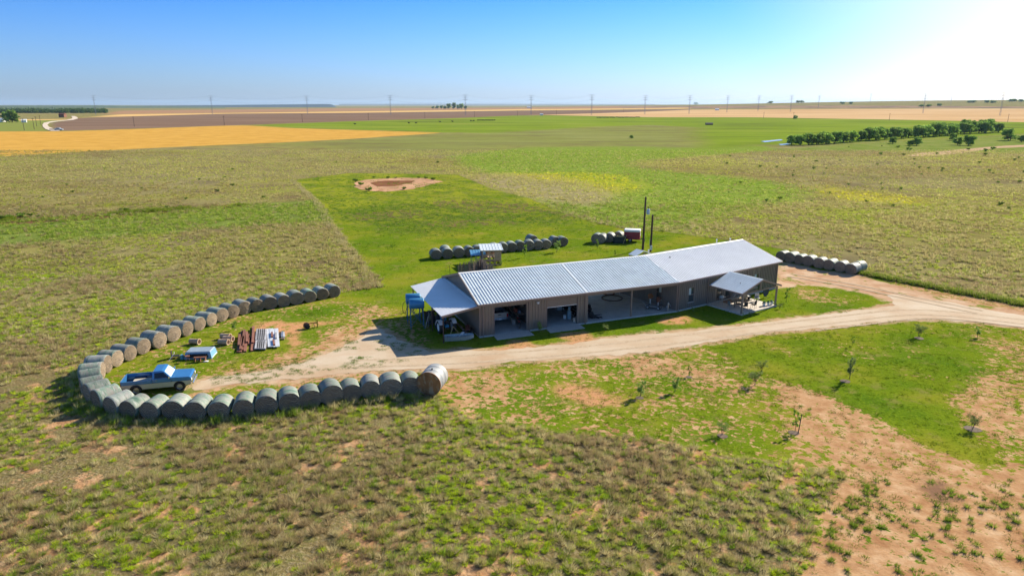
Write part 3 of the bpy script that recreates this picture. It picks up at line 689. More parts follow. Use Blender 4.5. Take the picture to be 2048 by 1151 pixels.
for i, (uu, vv) in enumerate(((ua, va), (ua, va), (uc, vc))):
    mm = M_roof if i < 2 else M_roof2
    roofpatch('roof_front', eF[i], eF[i+1], rD[i], rD[i+1], None, uu, vv, mat_=mm)
    roofpatch('roof_back', eB[i], eB[i+1], rD[i], rD[i+1], None, uu, vv, mat_=mm)
    # eave trim, ridge cap
    d = (eF[i+1] - eF[i]).normalized(); nn = Vector((-d.y, d.x))
    def strip(p, q, w0, w1, z0, z1, nm, m_):
        s_ = MB(); pts = [p + nn*w0, q + nn*w0, q + nn*w1, p + nn*w1]
        s_.prism([(a.x - B0.x, a.y - B0.y) for a in pts], z0, z1, 'z'); return s_.build(nm, m_, bld)
    strip(eF[i], eF[i+1], -.09, -.002, EV-.15, EV+.02, 'gutter', M_trim)
    strip(eB[i], eB[i+1], .002, .09, EV-.15, EV+.02, 'gutter', M_trim)
    rc = MB(); pv = []
    for p in (rD[i] , rD[i+1]):
        for o_, z in ((-.2, PK-.03), (0, PK+.055), (.2, PK-.03), (0, PK-.06)): pv.append(P3(p + nn*o_, z + .012))
    rc.add(pv, [(0,1,5,4),(1,2,6,5),(2,3,7,6),(3,0,4,7),(0,3,2,1),(4,5,6,7)]); rc.build('ridge_cap', M_white if i == 2 else M_roof2, bld)
def rake(e, r, b, du, nm='rake_trim'):
    m = MB()
    for p, q in ((e, r), (b, r)):
        pv = []
        for s_, z in ((p, EV), (q, PK)):
            for o_, dz in ((-.03, -.16), (.05, -.16), (.05, .055), (-.03, .055)): pv.append(P3(s_ + du*o_, z + dz))
        m.add(pv, [(0,1,5,4),(1,2,6,5),(2,3,7,6),(3,0,4,7),(0,3,2,1),(4,5,6,7)])
    return m.build(nm, M_trim, bld)
rake(eF[0], rD[0], eB[0], -ua); rake(eF[3], rD[3], eB[3], uc)
# flashing over the seam between garage and breezeway panels
m = MB(); pv = []
for s_, z in ((eF[1], EV), (rD[1], PK)):
    for o_, dz in ((-.11, .0), (-.02, .062), (.04, .062), (.13, .0)): pv.append(P3(s_ + ua*o_, z + dz))
m.add(pv, [(0,1,5,4),(1,2,6,5),(2,3,7,6),(0,3,2,1),(4,5,6,7)]); m.build('seam_flashing', M_white, bld)
# ceiling beams over the breezeway, posts
MB(FA).box(11.28, LA-.02, -.02, .12, EV-.42, EV-.16).build('header_beam', M_trim, bld)
MB(FA).box(11.28, LA-2.3, D-.14, D, EV-.42, EV-.16).build('header_beam', M_trim, bld)
for x in (16.3,): MB(FA).box(x-.07, x+.07, -.03, .11, SL, EV-.421).build('post', M_trim, bld)
MB(FA).box(15.5, 15.64, D-.14, D, SL, EV-.421).build('post', M_trim, bld)
for F_, x in ((FA, .3), (FA, 4.95), (FA, 10.95), (FC, .22), (FC, 4.75), (FC, 11.3), (FC, LC-.2)):
    m = MB(F_); m.box(x-.045, x+.045, -.13, -.03, .22, EV-.15); m.add([(x-.045,-.13,.22),(x+.045,-.13,.22),(x+.045,-.03,.22),(x-.045,-.03,.22),(x-.045,-.3,.08),(x+.045,-.3,.08),(x+.045,-.24,.08),(x-.045,-.24,.08)],
        [(0,3,2,1),(4,5,6,7),(0,1,5,4),(1,2,6,5),(2,3,7,6),(3,0,4,7)])
    m.build('downspout', M_trim, bld)
for F_, x in ((FA, -.05), (FA, 11.14), (FC, -.02), (FC, LC-.09)):
    MB(F_).box(x, x+.13, -.036, .0, SL, EV-.16).build('corner_trim', M_trim, bld)
wl = MB(FA).box(5.72, 6.0, -.16, -.03, 2.78, 2.86).box(5.78, 5.94, -.2, -.1, 2.68, 2.775).build('wall_lamp', M_white, bld)
for (F_, x, y, h_) in ((FC, 13.8, 6.6, .45), (FC, 2.1, 6.4, .5), (FC, 16.3, 6.6, .3), (FC, 3.2, 4.2, .1)):
    MB(F_).tube((x, y, roofz(y)-.05), (x, y, roofz(y)+h_), .07, n=10).tube((x, y, roofz(y)+h_+.001), (x, y, roofz(y)+h_+.1), .11, n=10).build('roof_vent', M_steel, bld)
# small gabled porch roof behind the ridge
pb = at(1282, 512, 3.8)
F2 = Matrix.Translation((0, 0, 0)) @ FC
m = MB(F2)
for s_ in (-1, 1):
    c_ = 6.3; q = [(c_, D+.4, 3.85), (c_ + s_*1.3, D+.4, 3.35), (c_ + s_*1.3, D+1.7, 3.35), (c_, D+1.7, 3.85)]
    m.add([(a, b, c - .05) for a, b, c in q] + q, [(0,3,2,1),(4,5,6,7),(0,1,5,4),(1,2,6,5),(2,3,7,6),(3,0,4,7)])
bp_ = m.build('back_porch_roof', M_roof, bld)
for x in (5.1, 7.5): MB(F2).box(x-.06, x+.06, D+1.5, D+1.62, 0, 3.25).build('porch_post', M_trim, bld)
# lean-to on the left gable
LW, LH0, LH1 = 3.75, 3.22, 2.62
def lean(x, y0, y1): return LH0 + (LH1 - LH0) * (-x / LW)
m = MB(FA); q = [(-.03, -.3, LH0), (-LW, -.3, LH1), (-LW, D+.25, LH1), (-.03, D+.25, LH0)]
m.add([(a, b, c - .04) for a, b, c in q] + q, [(0,3,2,1),(4,5,6,7),(0,1,5,4),(1,2,6,5),(2,3,7,6),(3,0,4,7)])
y = -.1
while y < D + .2:
    m.add([(-.06, y-.03, lean(-.06,0,0)+.001), (-.06, y-.012, lean(-.06,0,0)+.028), (-.06, y+.012, lean(-.06,0,0)+.028), (-.06, y+.03, lean(-.06,0,0)+.001),
           (-LW+.01, y-.03, LH1+.002), (-LW+.01, y-.012, LH1+.03), (-LW+.01, y+.012, LH1+.03), (-LW+.01, y+.03, LH1+.002)], [(0,1,5,4),(1,2,6,5),(2,3,7,6),(0,3,2,1),(4,5,6,7)])
    y += .3
m.build('lean_to_roof', M_roof2, bld)
MB(FA).box(-.2, -.025, -.3, D+.25, LH0+.005, LH0+.07).build('roof_flashing', M_roof, bld)
m = MB(FA); m.add([(-.03,-.38,LH0-.17),(-LW,-.38,LH1-.17),(-LW,-.302,LH1-.17),(-.03,-.302,LH0-.17),(-.03,-.38,LH0+.02),(-LW,-.38,LH1+.02),(-LW,-.302,LH1+.02),(-.03,-.302,LH0+.02)],
    [(0,3,2,1),(4,5,6,7),(0,1,5,4),(1,2,6,5),(2,3,7,6),(3,0,4,7)]); m.build('fascia', M_trim, bld)
for yy in (-.12, 3.6, 7.3, D): 
    MB(FA).tube((-LW+.2, yy, -.05), (-LW+.2, yy, LH1-.13), .06).build('lean_to_post', mat('dark_pipe', (.075,.045,.035), .6), bld)
    MB(FA).add([(-.03,yy-.03,LH0-.2),(-LW+.1,yy-.03,LH1-.2),(-LW+.1,yy+.03,LH1-.2),(-.03,yy+.03,LH0-.2),(-.03,yy-.03,LH0-.05),(-LW+.1,yy-.03,LH1-.05),(-LW+.1,yy+.03,LH1-.05),(-.03,yy+.03,LH0-.05)],
        [(0,3,2,1),(4,5,6,7),(0,1,5,4),(1,2,6,5),(2,3,7,6),(3,0,4,7)]).build('rafter', M_trim, bld)
# gabled front porch over the patio
PX0, PX1, PD = 4.75, 10.55, 4.5; PXm = (PX0+PX1)/2; PE, PR = 2.38, 3.43
poly3([K0 + uc*(PX0-.05) - vc*.07, K0 + uc*(PX1+.05) - vc*.07, K0 + uc*(PX1+.05) - vc*(PD+.15), K0 + uc*(PX0-.05) - vc*(PD+.15)], -.04, .125, 'patio_slab', mat('patio_concrete', (.56,.50,.44), .85, var=.1, scale=1.2, c2=(.47,.40,.34), c2amt=.4))
for s_, x0 in ((1, PX0-.3), (-1, PX1+.3)):
    m = MB(FC); q = [(x0, -PD-.25, PE), (PXm, -PD-.25, PR), (PXm, -.46, PR), (x0, -.46, PE)]
    m.add([(a, b, c - .05) for a, b, c in q] + q, [(0,3,2,1),(4,5,6,7),(0,1,5,4),(1,2,6,5),(2,3,7,6),(3,0,4,7)])
    y = -PD - .1
    while y < -.5:
        m.add([(x0, y-.04, PE+.001), (x0, y-.02, PE+.036), (x0, y+.02, PE+.036), (x0, y+.04, PE+.001), (PXm-.1*s_, y-.04, PR-.018), (PXm-.1*s_, y-.02, PR+.012), (PXm-.1*s_, y+.02, PR+.012), (PXm-.1*s_, y+.04, PR-.018)],
              [(0,1,5,4),(1,2,6,5),(2,3,7,6),(0,3,2,1),(4,5,6,7)]); y += .3
    m.build('porch_roof', M_roof, bld)
    MB(FC).box(x0 - (.06 if s_ > 0 else 0), x0 + (.0 if s_ > 0 else .06), -PD-.25, -.46, PE-.14, PE+.01).build('porch_gutter', M_trim, bld)
m = MB(FC)
for p, q in (((PX0-.33, PE), (PXm, PR)), ((PX1+.33, PE), (PXm, PR))):
    m.add([(p[0],-PD-.30,p[1]-.16),(q[0],-PD-.30,q[1]-.16),(q[0],-PD-.253,q[1]-.16),(p[0],-PD-.253,p[1]-.16),(p[0],-PD-.30,p[1]+.03),(q[0],-PD-.30,q[1]+.03),(q[0],-PD-.253,q[1]+.03),(p[0],-PD-.253,p[1]+.03)],
        [(0,3,2,1),(4,5,6,7),(0,1,5,4),(1,2,6,5),(2,3,7,6),(3,0,4,7)])
m.build('porch_rake', M_trim, bld)
MB(FC).box(PX0, PX1, -PD-.05, -PD+.05, PE-.22, PE-.1).build('porch_tie_beam', M_trim, bld)
MB(FC).box(PXm-.05, PXm+.05, -PD-.05, -PD+.05, PE-.099, PR-.08).build('king_post', M_trim, bld)
MB(FC).add([(PX0+.02,-PD-.04,PE-.1),(PX0+.14,-PD-.04,PE-.1),(PX0+.14,-PD+.04,PE-.1),(PX0+.02,-PD+.04,PE-.1)]+[(PXm-.1,-PD-.04,PR-.12),(PXm-.05,-PD-.04,PR-.2),(PXm-.05,-PD+.04,PR-.2),(PXm-.1,-PD+.04,PR-.12)],
    [(0,3,2,1),(4,5,6,7),(0,1,5,4),(1,2,6,5),(2,3,7,6),(3,0,4,7)]).build('porch_rafter', M_trim, bld)
for x in (PX0+.08, PX1-.08): MB(FC).box(x-.075, x+.075, -PD-.09, -PD+.06, .0, PE-.221).build('porch_post', M_trim, bld)
MB(FC).tube((6.0, -3.2, PE+.27), (6.0, -3.2, PE+.62), .03).tube((5.86, -3.2, PE+.36), (6.14, -3.2, PE+.36), .05).build('roof_spike', M_dark, bld)

# ------------------------------------------------------------------ hay bales
def bale_mats():
    m = bpy.data.materials.new('bale_net_wrap'); m.use_nodes = True; g = NG(m); b = g.N['Principled BSDF']
    tc = g.n('ShaderNodeTexCoord').outputs['Object']; oi = g.n('ShaderNodeObjectInfo').outputs['Random']
    off = g.n('ShaderNodeVectorMath', operation='ADD'); cx = g.n('ShaderNodeCombineXYZ')
    for i in range(3): g.put(cx, i, g.math('MULTIPLY', oi, 37.0))
    g.put(off, 0, tc); g.put(off, 1, cx.outputs[0]); v = off.outputs[0]
    bands = g.noise(g.mapv(v, (.55, 4.5, .55)), 1.6, 4, .6)
    blot = g.noise(g.mapv(v, (1, 1.6, 1)), 1.5, 6, .7)
    c = g.ramp(bands, [(.34, (.07,.135,.10)), (.43, (.14,.225,.165)), (.50, (.29,.31,.26)), (.57, (.11,.185,.14)), (.66, (.35,.365,.33))])
    c = g.mix(g.math('MULTIPLY', g.sm(blot, .47, .60), .75), c, (.27,.235,.215))
    c = g.mix(g.math('MULTIPLY', g.sm(g.noise(g.mapv(v, (1, 9, 1)), 3, 5, .7), .55, .7), .4), c, (.42,.42,.40))
    hv = g.n('ShaderNodeHueSaturation'); g.put(hv, 'Color', c); g.put(hv, 'Value', g.math('ADD', g.math('MULTIPLY', oi, .5), .72)); g.put(hv, 'Saturation', g.math('ADD', g.math('MULTIPLY', g.math('FRACT', g.math('MULTIPLY', oi, 7.3)), .8), .5))
    g.L.new(hv.outputs[0], b.inputs['Base Color']); b.inputs['Roughness'].default_value = .6; b.inputs['Specular IOR Level'].default_value = .35
    bp = g.n('ShaderNodeBump'); bp.inputs['Strength'].default_value = .5; bp.inputs['Distance'].default_value = .04
    g.put(bp, 'Height', g.noise(g.mapv(v, (1, 5, 1)), 4, 5, .7)); g.L.new(bp.outputs[0], b.inputs['Normal'])
    e = bpy.data.materials.new('bale_end_straw'); e.use_nodes = True; g = NG(e); b = g.N['Principled BSDF']
    tc = g.n('ShaderNodeTexCoord').outputs['Object']; oi = g.n('ShaderNodeObjectInfo').outputs['Random']
    wv = g.n('ShaderNodeTexWave', wave_type='RINGS', rings_direction='Y'); g.put(wv, 'Vector', tc); wv.inputs['Scale'].default_value = 3.4; wv.inputs['Distortion'].default_value = 3.8; wv.inputs['Detail'].default_value = 3; wv.inputs['Detail Scale'].default_value = 1.6
    c = g.ramp(wv.outputs['Fac'], [(.2, (.10,.062,.042)), (.5, (.33,.24,.165)), (.8, (.58,.46,.33))])
    c = g.mix(g.math('MULTIPLY', g.sm(g.noise(tc, 2.2, 5, .7), .5, .64), .6), c, (.22,.18,.15))
    c = g.mix(g.math('MULTIPLY', g.sm(g.noise(tc, 11, 3, .7), .55, .68), .5), c, (.46,.41,.34))
    hv = g.n('ShaderNodeHueSaturation'); g.put(hv, 'Color', c); g.put(hv, 'Value', g.math('ADD', g.math('MULTIPLY', oi, .35), .8))
    g.L.new(hv.outputs[0], b.inputs['Base Color']); b.inputs['Roughness'].default_value = .95; b.inputs['Specular IOR Level'].default_value = .1
    bp = g.n('ShaderNodeBump'); bp.inputs['Strength'].default_value = 1; bp.inputs['Distance'].default_value = .06
    g.put(bp, 'Height', g.math('ADD', wv.outputs['Fac'], g.noise(tc, 9, 4, .7))); g.L.new(bp.outputs[0], b.inputs['Normal'])
    return m, e
M_wrap, M_end = bale_mats()
def bale_proto(seed, rad=.76, L=1.5):
    rr = random.Random(seed); n = 40
    root = empty('hay_bale', (0, 0, 0))
    ph = rr.uniform(0, 6); amp = rr.uniform(.012, .03)
    def pt(t, rfac, a, k=0):
        r = rad * rfac * (1 + amp*math.sin(2*t + ph) + .008*math.sin(5*t + ph*2 + a*2)) + .0
        x = r*math.cos(t)*1.015; z = r*math.sin(t)
        z = max(z, -rad*.93) if rfac > .9 else z
        return (x, a, z + rad*.93)
    vs = []; rows = [(.955, -.5), (.995, -.47), (1.0, -.36), (.985, -.2), (1.005, -.06), (.985, .08), (1.0, .22), (.995, .36), (.995, .47), (.955, .5)]
    for f, a in rows:
        jit = rr.uniform(-.006, .006)
        for k in range(n): vs.append(pt(2*math.pi*k/n, f + jit, a*L))
    fs = [(j*n+k, (j+1)*n+k, (j+1)*n+(k+1)%n, j*n+(k+1)%n) for j in range(len(rows)-1) for k in range(n)]
    MB().add(vs, fs).build('net_wrap', M_wrap, root, smooth=True)
    for s_ in (-1, 1):
        vs = []; rings = [.958, .85, .7, .55, .4, .25, .1]
        for i, f in enumerate(rings):
            for k in range(n):
                t = 2*math.pi*k/n; bul = .035*(1-f) + (.02 if i % 2 else 0) + rr.uniform(-.012, .012)*(i > 0)
                vs.append(pt(t, f, s_*(L/2 + bul*(i > 0) - (.0 if i else .002))))
        fs = [(j*n+k, (j+1)*n+k, (j+1)*n+(k+1)%n, j*n+(k+1)%n) for j in range(len(rings)-1) for k in range(n)] + [tuple(range(6*n, 7*n))]
        MB().add(vs, fs).build('end_face', M_end, root, smooth=True)
    return root
protos = [bale_proto(s) for s in range(4)]; used_b = [False]*4
ORD = ['', 'first','second','third','fourth','fifth','sixth','seventh','eighth','ninth','tenth','eleventh','twelfth','thirteenth','fourteenth','fifteenth','sixteenth','seventeenth','eighteenth','nineteenth','twentieth']
bi = [0]
def place_bale(x, y, ang, label, group, z=0.0):
    k = bi[0] % 4; bi[0] += 1
    o = protos[k] if not used_b[k] else copy_tree(protos[k]); used_b[k] = True
    o.location = (x, y, z - .01); o.rotation_euler = (0, 0, ang + rnd.uniform(-.05, .05)); q = rnd.uniform(.95, 1.05); o.scale = (q*rnd.uniform(1, 1.05), rnd.uniform(.92, 1.05), q*rnd.uniform(.93, 1))
    return tag(o, label, 'hay bale', group)
up = [(670,582),(646.4,587),(620,591.5),(594.3,596),(567.5,600.4),(540.8,605),(514,610.5),(490,615),(467.8,621),(445.5,628),(424,636.5),(400,646),(376,656),(350,667),(320,679.5),(287,691.5),(259,704),(234.5,716.5)]
lo = [(219,812),(252,819.5),(298,820),(346,820),(388,820),(434,820),(488,815.5),(538,810),(582,804),(624,797),(662.5,790.5),(702.4,783.5),(742,778.5),(780.6,775),(818.4,771)]
cen = []
pts = [at(x, y, .72) for x, y in up]
# centre line of the loop: upper run's faces look inwards, lower run's faces look outwards
def tang(P, i):
    a = P[max(0, i-1)]; b = P[min(len(P)-1, i+1)]; return (b - a).normalized()
ctr = []
for i, p in enumerate(pts):
    t = tang(pts, i); nrm = Vector((-t.y, t.x, 0)); inward = nrm if nrm.dot(Vector((-20, 52, 0)) - Vector((p.x, p.y, 0))) > 0 else -nrm
    ctr.append(p - inward*.75)
for x, y in ((193,724),(178,737),(183,750),(178,765),(194,777),(211,790)): ctr.append(at(x, y, .85))
lp = [at(x, y, .72) for x, y in lo]; lc = []
for i, p in enumerate(lp):
    t = tang(lp, i); nrm = Vector((-t.y, t.x, 0)); inward = nrm if nrm.dot(Vector((-18, 52, 0)) - Vector((p.x, p.y, 0))) > 0 else -nrm
    lc.append(p + inward*.75)
ctr += lc
for _ in range(12):       # keep neighbours from running into one another
    for i in range(len(ctr)-1):
        d = ctr[i+1] - ctr[i]; d.z = 0; L = d.length
        if L < 1.47: mv = d.normalized()*(1.47 - L)*.5; ctr[i] -= mv; ctr[i+1] += mv
for _ in range(2):
    ctr = [ctr[0]] + [(ctr[i-1] + ctr[i]*4 + ctr[i+1])/6 for i in range(1, len(ctr)-1)] + [ctr[-1]]
nU, nL = len(up), 6
for i, p in enumerate(ctr):
    t = (ctr[min(len(ctr)-1, i+2)] - ctr[max(0, i-2)]).normalized()
    ang = math.atan2(t.y, t.x)
    if i < nU: lb = f'net wrapped round hay bale, {ORD[i+1]} from the right end of the loop\'s far side'
    elif i < nU+nL: lb = f'pale green hay bale seen side on, {ORD[i-nU+1]} from the top of the loop\'s left bend'
    else: lb = f'shaded net wrapped hay bale, {ORD[len(ctr)-i]} left of the rusty tank on the near side'
    place_bale(p.x, p.y, ang, lb, 'hay bales set in a loop round the yard')
BALES = [(p.x, p.y) for p in ctr]
back = [(870,508),(893,507),(916,504.5),(936.4,503),(954,501.5),(971,499),(987,497),(1005,495),(1022,493.3),(1039,491.8),(1057.5,490.6),(1075,489.3),(1091,488)]
for i, (x, y) in enumerate(back):
    p = at(x, y, .74); place_bale(p.x, p.y+.75, R(rnd.uniform(8, 16)), f'dark hay bale, {ORD[i+1]} from the left in the row behind the pallet shed', 'hay bales in a row behind the shed')
for (x, y, lb) in ((1109,482.5,'hay bale near the right end of the back row, behind a leafy sapling'), (1124,483,'last hay bale at the right end of the back row, half hidden by leaves'),
        (1063,479.5,'hay bale peeping over the middle of the back row'), (889,501,'hay bale standing behind the second bale of the back row')):
    p = at(x, y, .74); place_bale(p.x, p.y+.75, R(rnd.uniform(10, 22)), lb, 'hay bales in a row behind the shed')
for (x, y, lb) in ((1195,477,'leftmost hay bale of the small cluster left of the red trailer'), (1205,477.5,'front hay bale of the cluster left of the red trailer, by a sapling'),
        (1221,475.5,'middle hay bale of the cluster left of the red trailer'), (1239,471.5,'hay bale right behind the dark wire bin beside the red trailer')):
    p = at(x, y, .74); place_bale(p.x, p.y+.75, R(rnd.uniform(-30, -18)), lb, 'hay bales clustered by the red trailer')
rt = [(1561,511),(1579,514),(1597,517.5),(1615,521),(1636.5,525),(1657,528.5),(1679,532.5),(1701,536.5)]
for i, (x, y) in enumerate(rt):
    p = at(x, y, .74); t = Vector((at(1701,536.5,.74) - at(1561,511,.74))).normalized(); nb_ = Vector((-t.y, t.x, 0))
    nb_ = nb_ if nb_.y > 0 else -nb_
    place_bale(p.x + nb_.x*.7, p.y + nb_.y*.7, math.atan2(t.y, t.x), f'hay bale, {ORD[i+1]} from the left in the row right of the building', 'hay bales in a row beside the dirt lot')
    if i == 7: place_bale(p.x + nb_.x*2.3, p.y + nb_.y*2.3, math.atan2(t.y, t.x), 'hay bale tucked behind the %s one of the row right of the building' % ('first' if i == 0 else 'last'), 'hay bales in a row beside the dirt lot')
# big steel tank lying at the end of the near row
p = at(862, 770, .85); tk = empty('steel_tank', (p.x+.02, p.y+.95, 0), R(-12), 'wide galvanised tank lying on its side with a rusty brown end, ending the near row', 'tank')
M_tank = mat('tank_steel', (.29,.31,.32), .6, .1, var=.2, scale=1.5, c2=(.38,.36,.34), c2amt=.42)
r_ = .93
MB().lathe([(r_*.99, -.95), (r_, -.9), (r_, -.3), (r_*1.012, -.28), (r_, -.26), (r_, .4), (r_*1.012, .42), (r_, .44), (r_, .95)], (0, 0, r_), 'y', 48).build('shell', M_tank, tk, smooth=True)
for s_ in (-1, 1): MB().lathe([(r_*.985, s_*.93), (r_*.975, s_*.90), (.01, s_*.885)], (0, 0, r_), 'y', 48).build('end_plate', mat('tank_rust', (.27,.125,.045), .8, .1, var=.35, scale=1.4, c2=(.36,.25,.15), c2amt=.45, vs=(1,1,.5)), tk)
MB().lathe([(r_*1.0, -.955), (r_*1.02, -.95), (r_*1.02, -.9), (r_*1.0, -.895)], (0, 0, r_), 'y', 48).build('rim', mat('rim_rust', (.33,.17,.09), .8), tk)
MB().tube((.1, -.35, r_*2-.02), (.1, -.35, r_*2+.1), .06).build('filler_cap', M_dark, tk)

# ------------------------------------------------------------------ vehicles
def wheel(parent, x, y, z, r, w_, side, rimc=None, ax='y', hub=None, name='wheel'):
    t = MB().lathe([(r*.62, -w_/2), (r*.9, -w_/2), (r, -w_*.32), (r, w_*.32), (r*.9, w_/2), (r*.62, w_/2)], (x, y, z), ax, 24).build(name, M_rubber, parent, smooth=True)
    rm = MB(); s_ = side*w_*.42
    rm.lathe([(r*.62, s_), (r*.58, s_*.8), (r*.5, s_*.55), (r*.3, s_*.7), (r*.26, s_*1.15), (.001, s_*1.2)], (x, y, z), ax, 20)
    rm.lathe([(r*.62, -s_), (.001, -s_*.6)], (x, y, z), ax, 20)
    rm.build('rim', rimc or M_steel, t, smooth=True); return t
M_blue = mat('blue_paint', (.04,.185,.42), .28, .25, var=.06, coat=.5)
M_silver2 = mat('silver_blue_paint', (.40,.45,.48), .35, .4, var=.06, coat=.3)
M_chrome = mat('chrome', (.72,.73,.74), .18, .95, var=.04)
M_red = mat('red_lens', (.45,.02,.02), .3); M_amber = mat('clear_lens', (.75,.75,.70), .15, spec=.9)
def pickup(loc, rz, label, upper, lower, L=4.95, longbed=True, scale=1.0):
    # x forward, wheels on z=0; built for a length of 5.35 and scaled
    t = empty('pickup_truck', loc, rz, label, 'pickup truck'); t.scale = (scale,)*3
    Wd = .97
    def side(poly, y0, y1, nm, m_, par=t, bevel=.025): return MB().prism(poly, y0, y1, 'y').build(nm, m_, par, bevel=bevel)
    arch = lambda cx, r, n=9: [(cx + r*math.cos(a), .38 + r*math.sin(a)) for a in [math.pi*(1 - k/(n-1)) for k in range(n)]]
    RW, FW = -1.55, 1.68
    # lower two-tone panels with wheel arches
    lowp = [(-2.6, .5)] + [(RW-.5, .48)] + arch(RW, .47) + [(RW+.5, .42), (FW-.5, .42)] + arch(FW, .47) + [(FW+.5, .48), (2.55, .52), (2.58, .86), (-2.62, .86)]
    for s_ in (-1, 1):
        side(lowp, s_*Wd - (.05 if s_ > 0 else 0), s_*Wd + (.05 if s_ < 0 else 0), 'lower_panel', lower, bevel=.008)
    # bed
    bed = MB(); bed.box(-2.6, -.32, -Wd, -Wd+.07, .865, 1.16).box(-2.6, -.32, Wd-.07, Wd, .865, 1.16).box(-2.62, -2.56, -Wd+.071, Wd-.071, .62, 1.16).box(-.36, -.30, -Wd+.071, Wd-.071, .62, 1.16)
    bd = bed.build('bed', upper, t, bevel=.012)
    MB().box(-2.55, -.37, -Wd+.075, Wd-.075, .60, .66).build('bed_floor', mat('bed_liner', (.03,.06,.11), .6), t)
    for s_ in (-1, 1): MB().box(RW-.46, RW+.46, s_*.78-.115, s_*.78+.115, .661, .86).build('wheel_housing', mat('bed_liner', (.03,.06,.11), .6), t, bevel=.02)
    tg = MB().box(-2.68, -2.625, -.78, .78, .60, 1.15).build('tailgate', lower, t, bevel=.012)
    # cab
    cabp = [(-.28, .87), (1.12, .87), (1.12, 1.20), (.62, 1.74), (.45, 1.80), (-.12, 1.80), (-.24, 1.74), (-.28, 1.2)]
    m = MB()
    ins = .13
    n = len(cabp); vs = []
    for y_ in (-1, 1):
        for (x, z) in cabp: vs.append((x, y_*(Wd - (ins if z > 1.5 else .0) - (0.0 if z < 1.25 else .02)), z))
    m.add(vs, [tuple(range(n)), tuple(reversed(range(n, 2*n)))] + [(k, n+k, n+(k+1) % n, (k+1) % n) for k in range(n)])
    cab = m.build('cab', upper, t, bevel=.03, smooth=False)
    # windows, set 3 mm proud of the cab's faces
    def slab4(p4, nrm, nm, m_, par, th=.012):
        nv = Vector(nrm).normalized()*th; q = [Vector(p) for p in p4]
        MB().add([tuple(p) for p in q] + [tuple(p + nv) for p in q], [(0,3,2,1),(4,5,6,7),(0,1,5,4),(1,2,6,5),(2,3,7,6),(3,0,4,7)]).build(nm, m_, par)
    gls = mat('vehicle_glass', (.012,.018,.028), .25, var=.02, spec=.35); wsg = mat('windscreen_glass', (.58,.70,.68), .2, .1, var=.05, spec=1.0)
    slab4([(1.09, -.82, 1.235), (1.09, .82, 1.235), (.66, .72, 1.70), (.66, -.72, 1.70)], (.6, 0, .55), 'windscreen', wsg, cab, .014)
    for s_ in (-1, 1):
        slab4([(-.10, s_*(Wd-.004), 1.25), (.93, s_*(Wd-.004), 1.25), (.58, s_*(Wd-.116), 1.67), (-.07, s_*(Wd-.116), 1.67)], (0, s_, .25), 'side_window', gls, cab, .014)
        MB().box(.98, 1.08, s_*Wd + (0 if s_ > 0 else -.22), s_*Wd + (.22 if s_ > 0 else 0), 1.22, 1.40).build('mirror', M_chrome, t, bevel=.02)
    for s_ in (-1, 1):
        dr = MB().box(-.13, 1.02, s_*Wd - (.0 if s_ > 0 else .008), s_*Wd + (.008 if s_ > 0 else 0), .875, 1.19).build('door', upper, t, bevel=.003)
        MB().box(-.05, .1, s_*Wd + (.009 if s_ > 0 else -.03), s_*Wd + (.03 if s_ > 0 else -.009), 1.06, 1.09).build('handle', M_chrome, dr)
    slab4([(-.285, -.7, 1.26), (-.285, .7, 1.26), (-.265, .66, 1.66), (-.265, -.66, 1.66)], (-1, 0, .1), 'rear_window', gls, cab, .012)
    # bonnet and front
    side([(1.125, .865), (2.55, .865), (2.58, 1.08), (2.50, 1.15), (1.125, 1.20)], -Wd, Wd, 'bonnet', upper, bevel=.03)
    MB().box(2.585, 2.62, -.62, .62, .70, 1.02).build('grille', M_chrome, t, bevel=.01)
    for s_ in (-1, 1):
        MB().box(2.585, 2.625, s_*.8-.12, s_*.8+.12, .78, .98).build('headlight', M_amber, t, bevel=.01)
        MB().box(-2.66, -2.626, s_*.87-.075, s_*.87+.075, .66, 1.0).build('tail_light', M_red, t)
    MB().box(2.64, 2.76, -.95, .95, .46, .64).build('front_bumper', M_chrome, t, bevel=.03)
    MB().box(-2.84, -2.70, -.93, .93, .44, .60).build('rear_bumper', M_chrome, t, bevel=.03)
    MB().box(-2.4, 2.4, -.55, .55, .32, .55).box(-2.55, 2.54, -.9, .9, .56, .60).build('chassis', M_dark, t)
    for x in (RW, FW):
        for s_ in (-1, 1): wheel(t, x, s_*(Wd-.12), .37, .37, .24, s_, mat('wheel_rim', (.42,.44,.44), .35, .7))
    MB().box(2.56, 2.5605, -.1, .1, .6, .61)
    return t, bd
a = at(274.5, 788.5); b = at(356.7, 780.8)
fw = (b - a).normalized(); mid = (a + b)/2 + Vector((-fw.y, fw.x, 0))*.86
tr, bd = pickup((mid.x, mid.y, 0), math.atan2(fw.y, fw.x) , 'old blue and silver two tone pickup parked inside the bale loop', M_blue, M_silver2, scale=.93)
sh = MB().box(-1.95, -.45, -.05, .5, 0, .12).build('cargo_board', mat('tan_board', (.50,.45,.36), .8), None); sh.location = tr.matrix_local @ Vector((0, 0, 0)); 
sh.parent = None; sh.rotation_euler = tr.rotation_euler; sh.location = (mid.x, mid.y, .93*.70); sh.scale = (.93,)*3; tag(sh, 'tan board lying in the blue pickup\'s bed', 'board')
# silver pickup in the first bay
g1 = B0 + ua*3.05 + va*5.35
M_silv = mat('silver_paint', (.55,.56,.56), .3, .5, var=.05, coat=.4)
t2, _ = pickup((g1.x, g1.y, SL), R(AA+90), 'silver pickup truck seen from behind inside the left garage bay', M_silv, M_silv, scale=.95)
MB().box(-2.69, -2.685, -.16, .16, .93, 1.0).build('tailgate_latch', M_dark, t2)
MB().box(-2.86, -2.845, -.15, .15, .47, .56).build('licence_plate', M_white, t2)

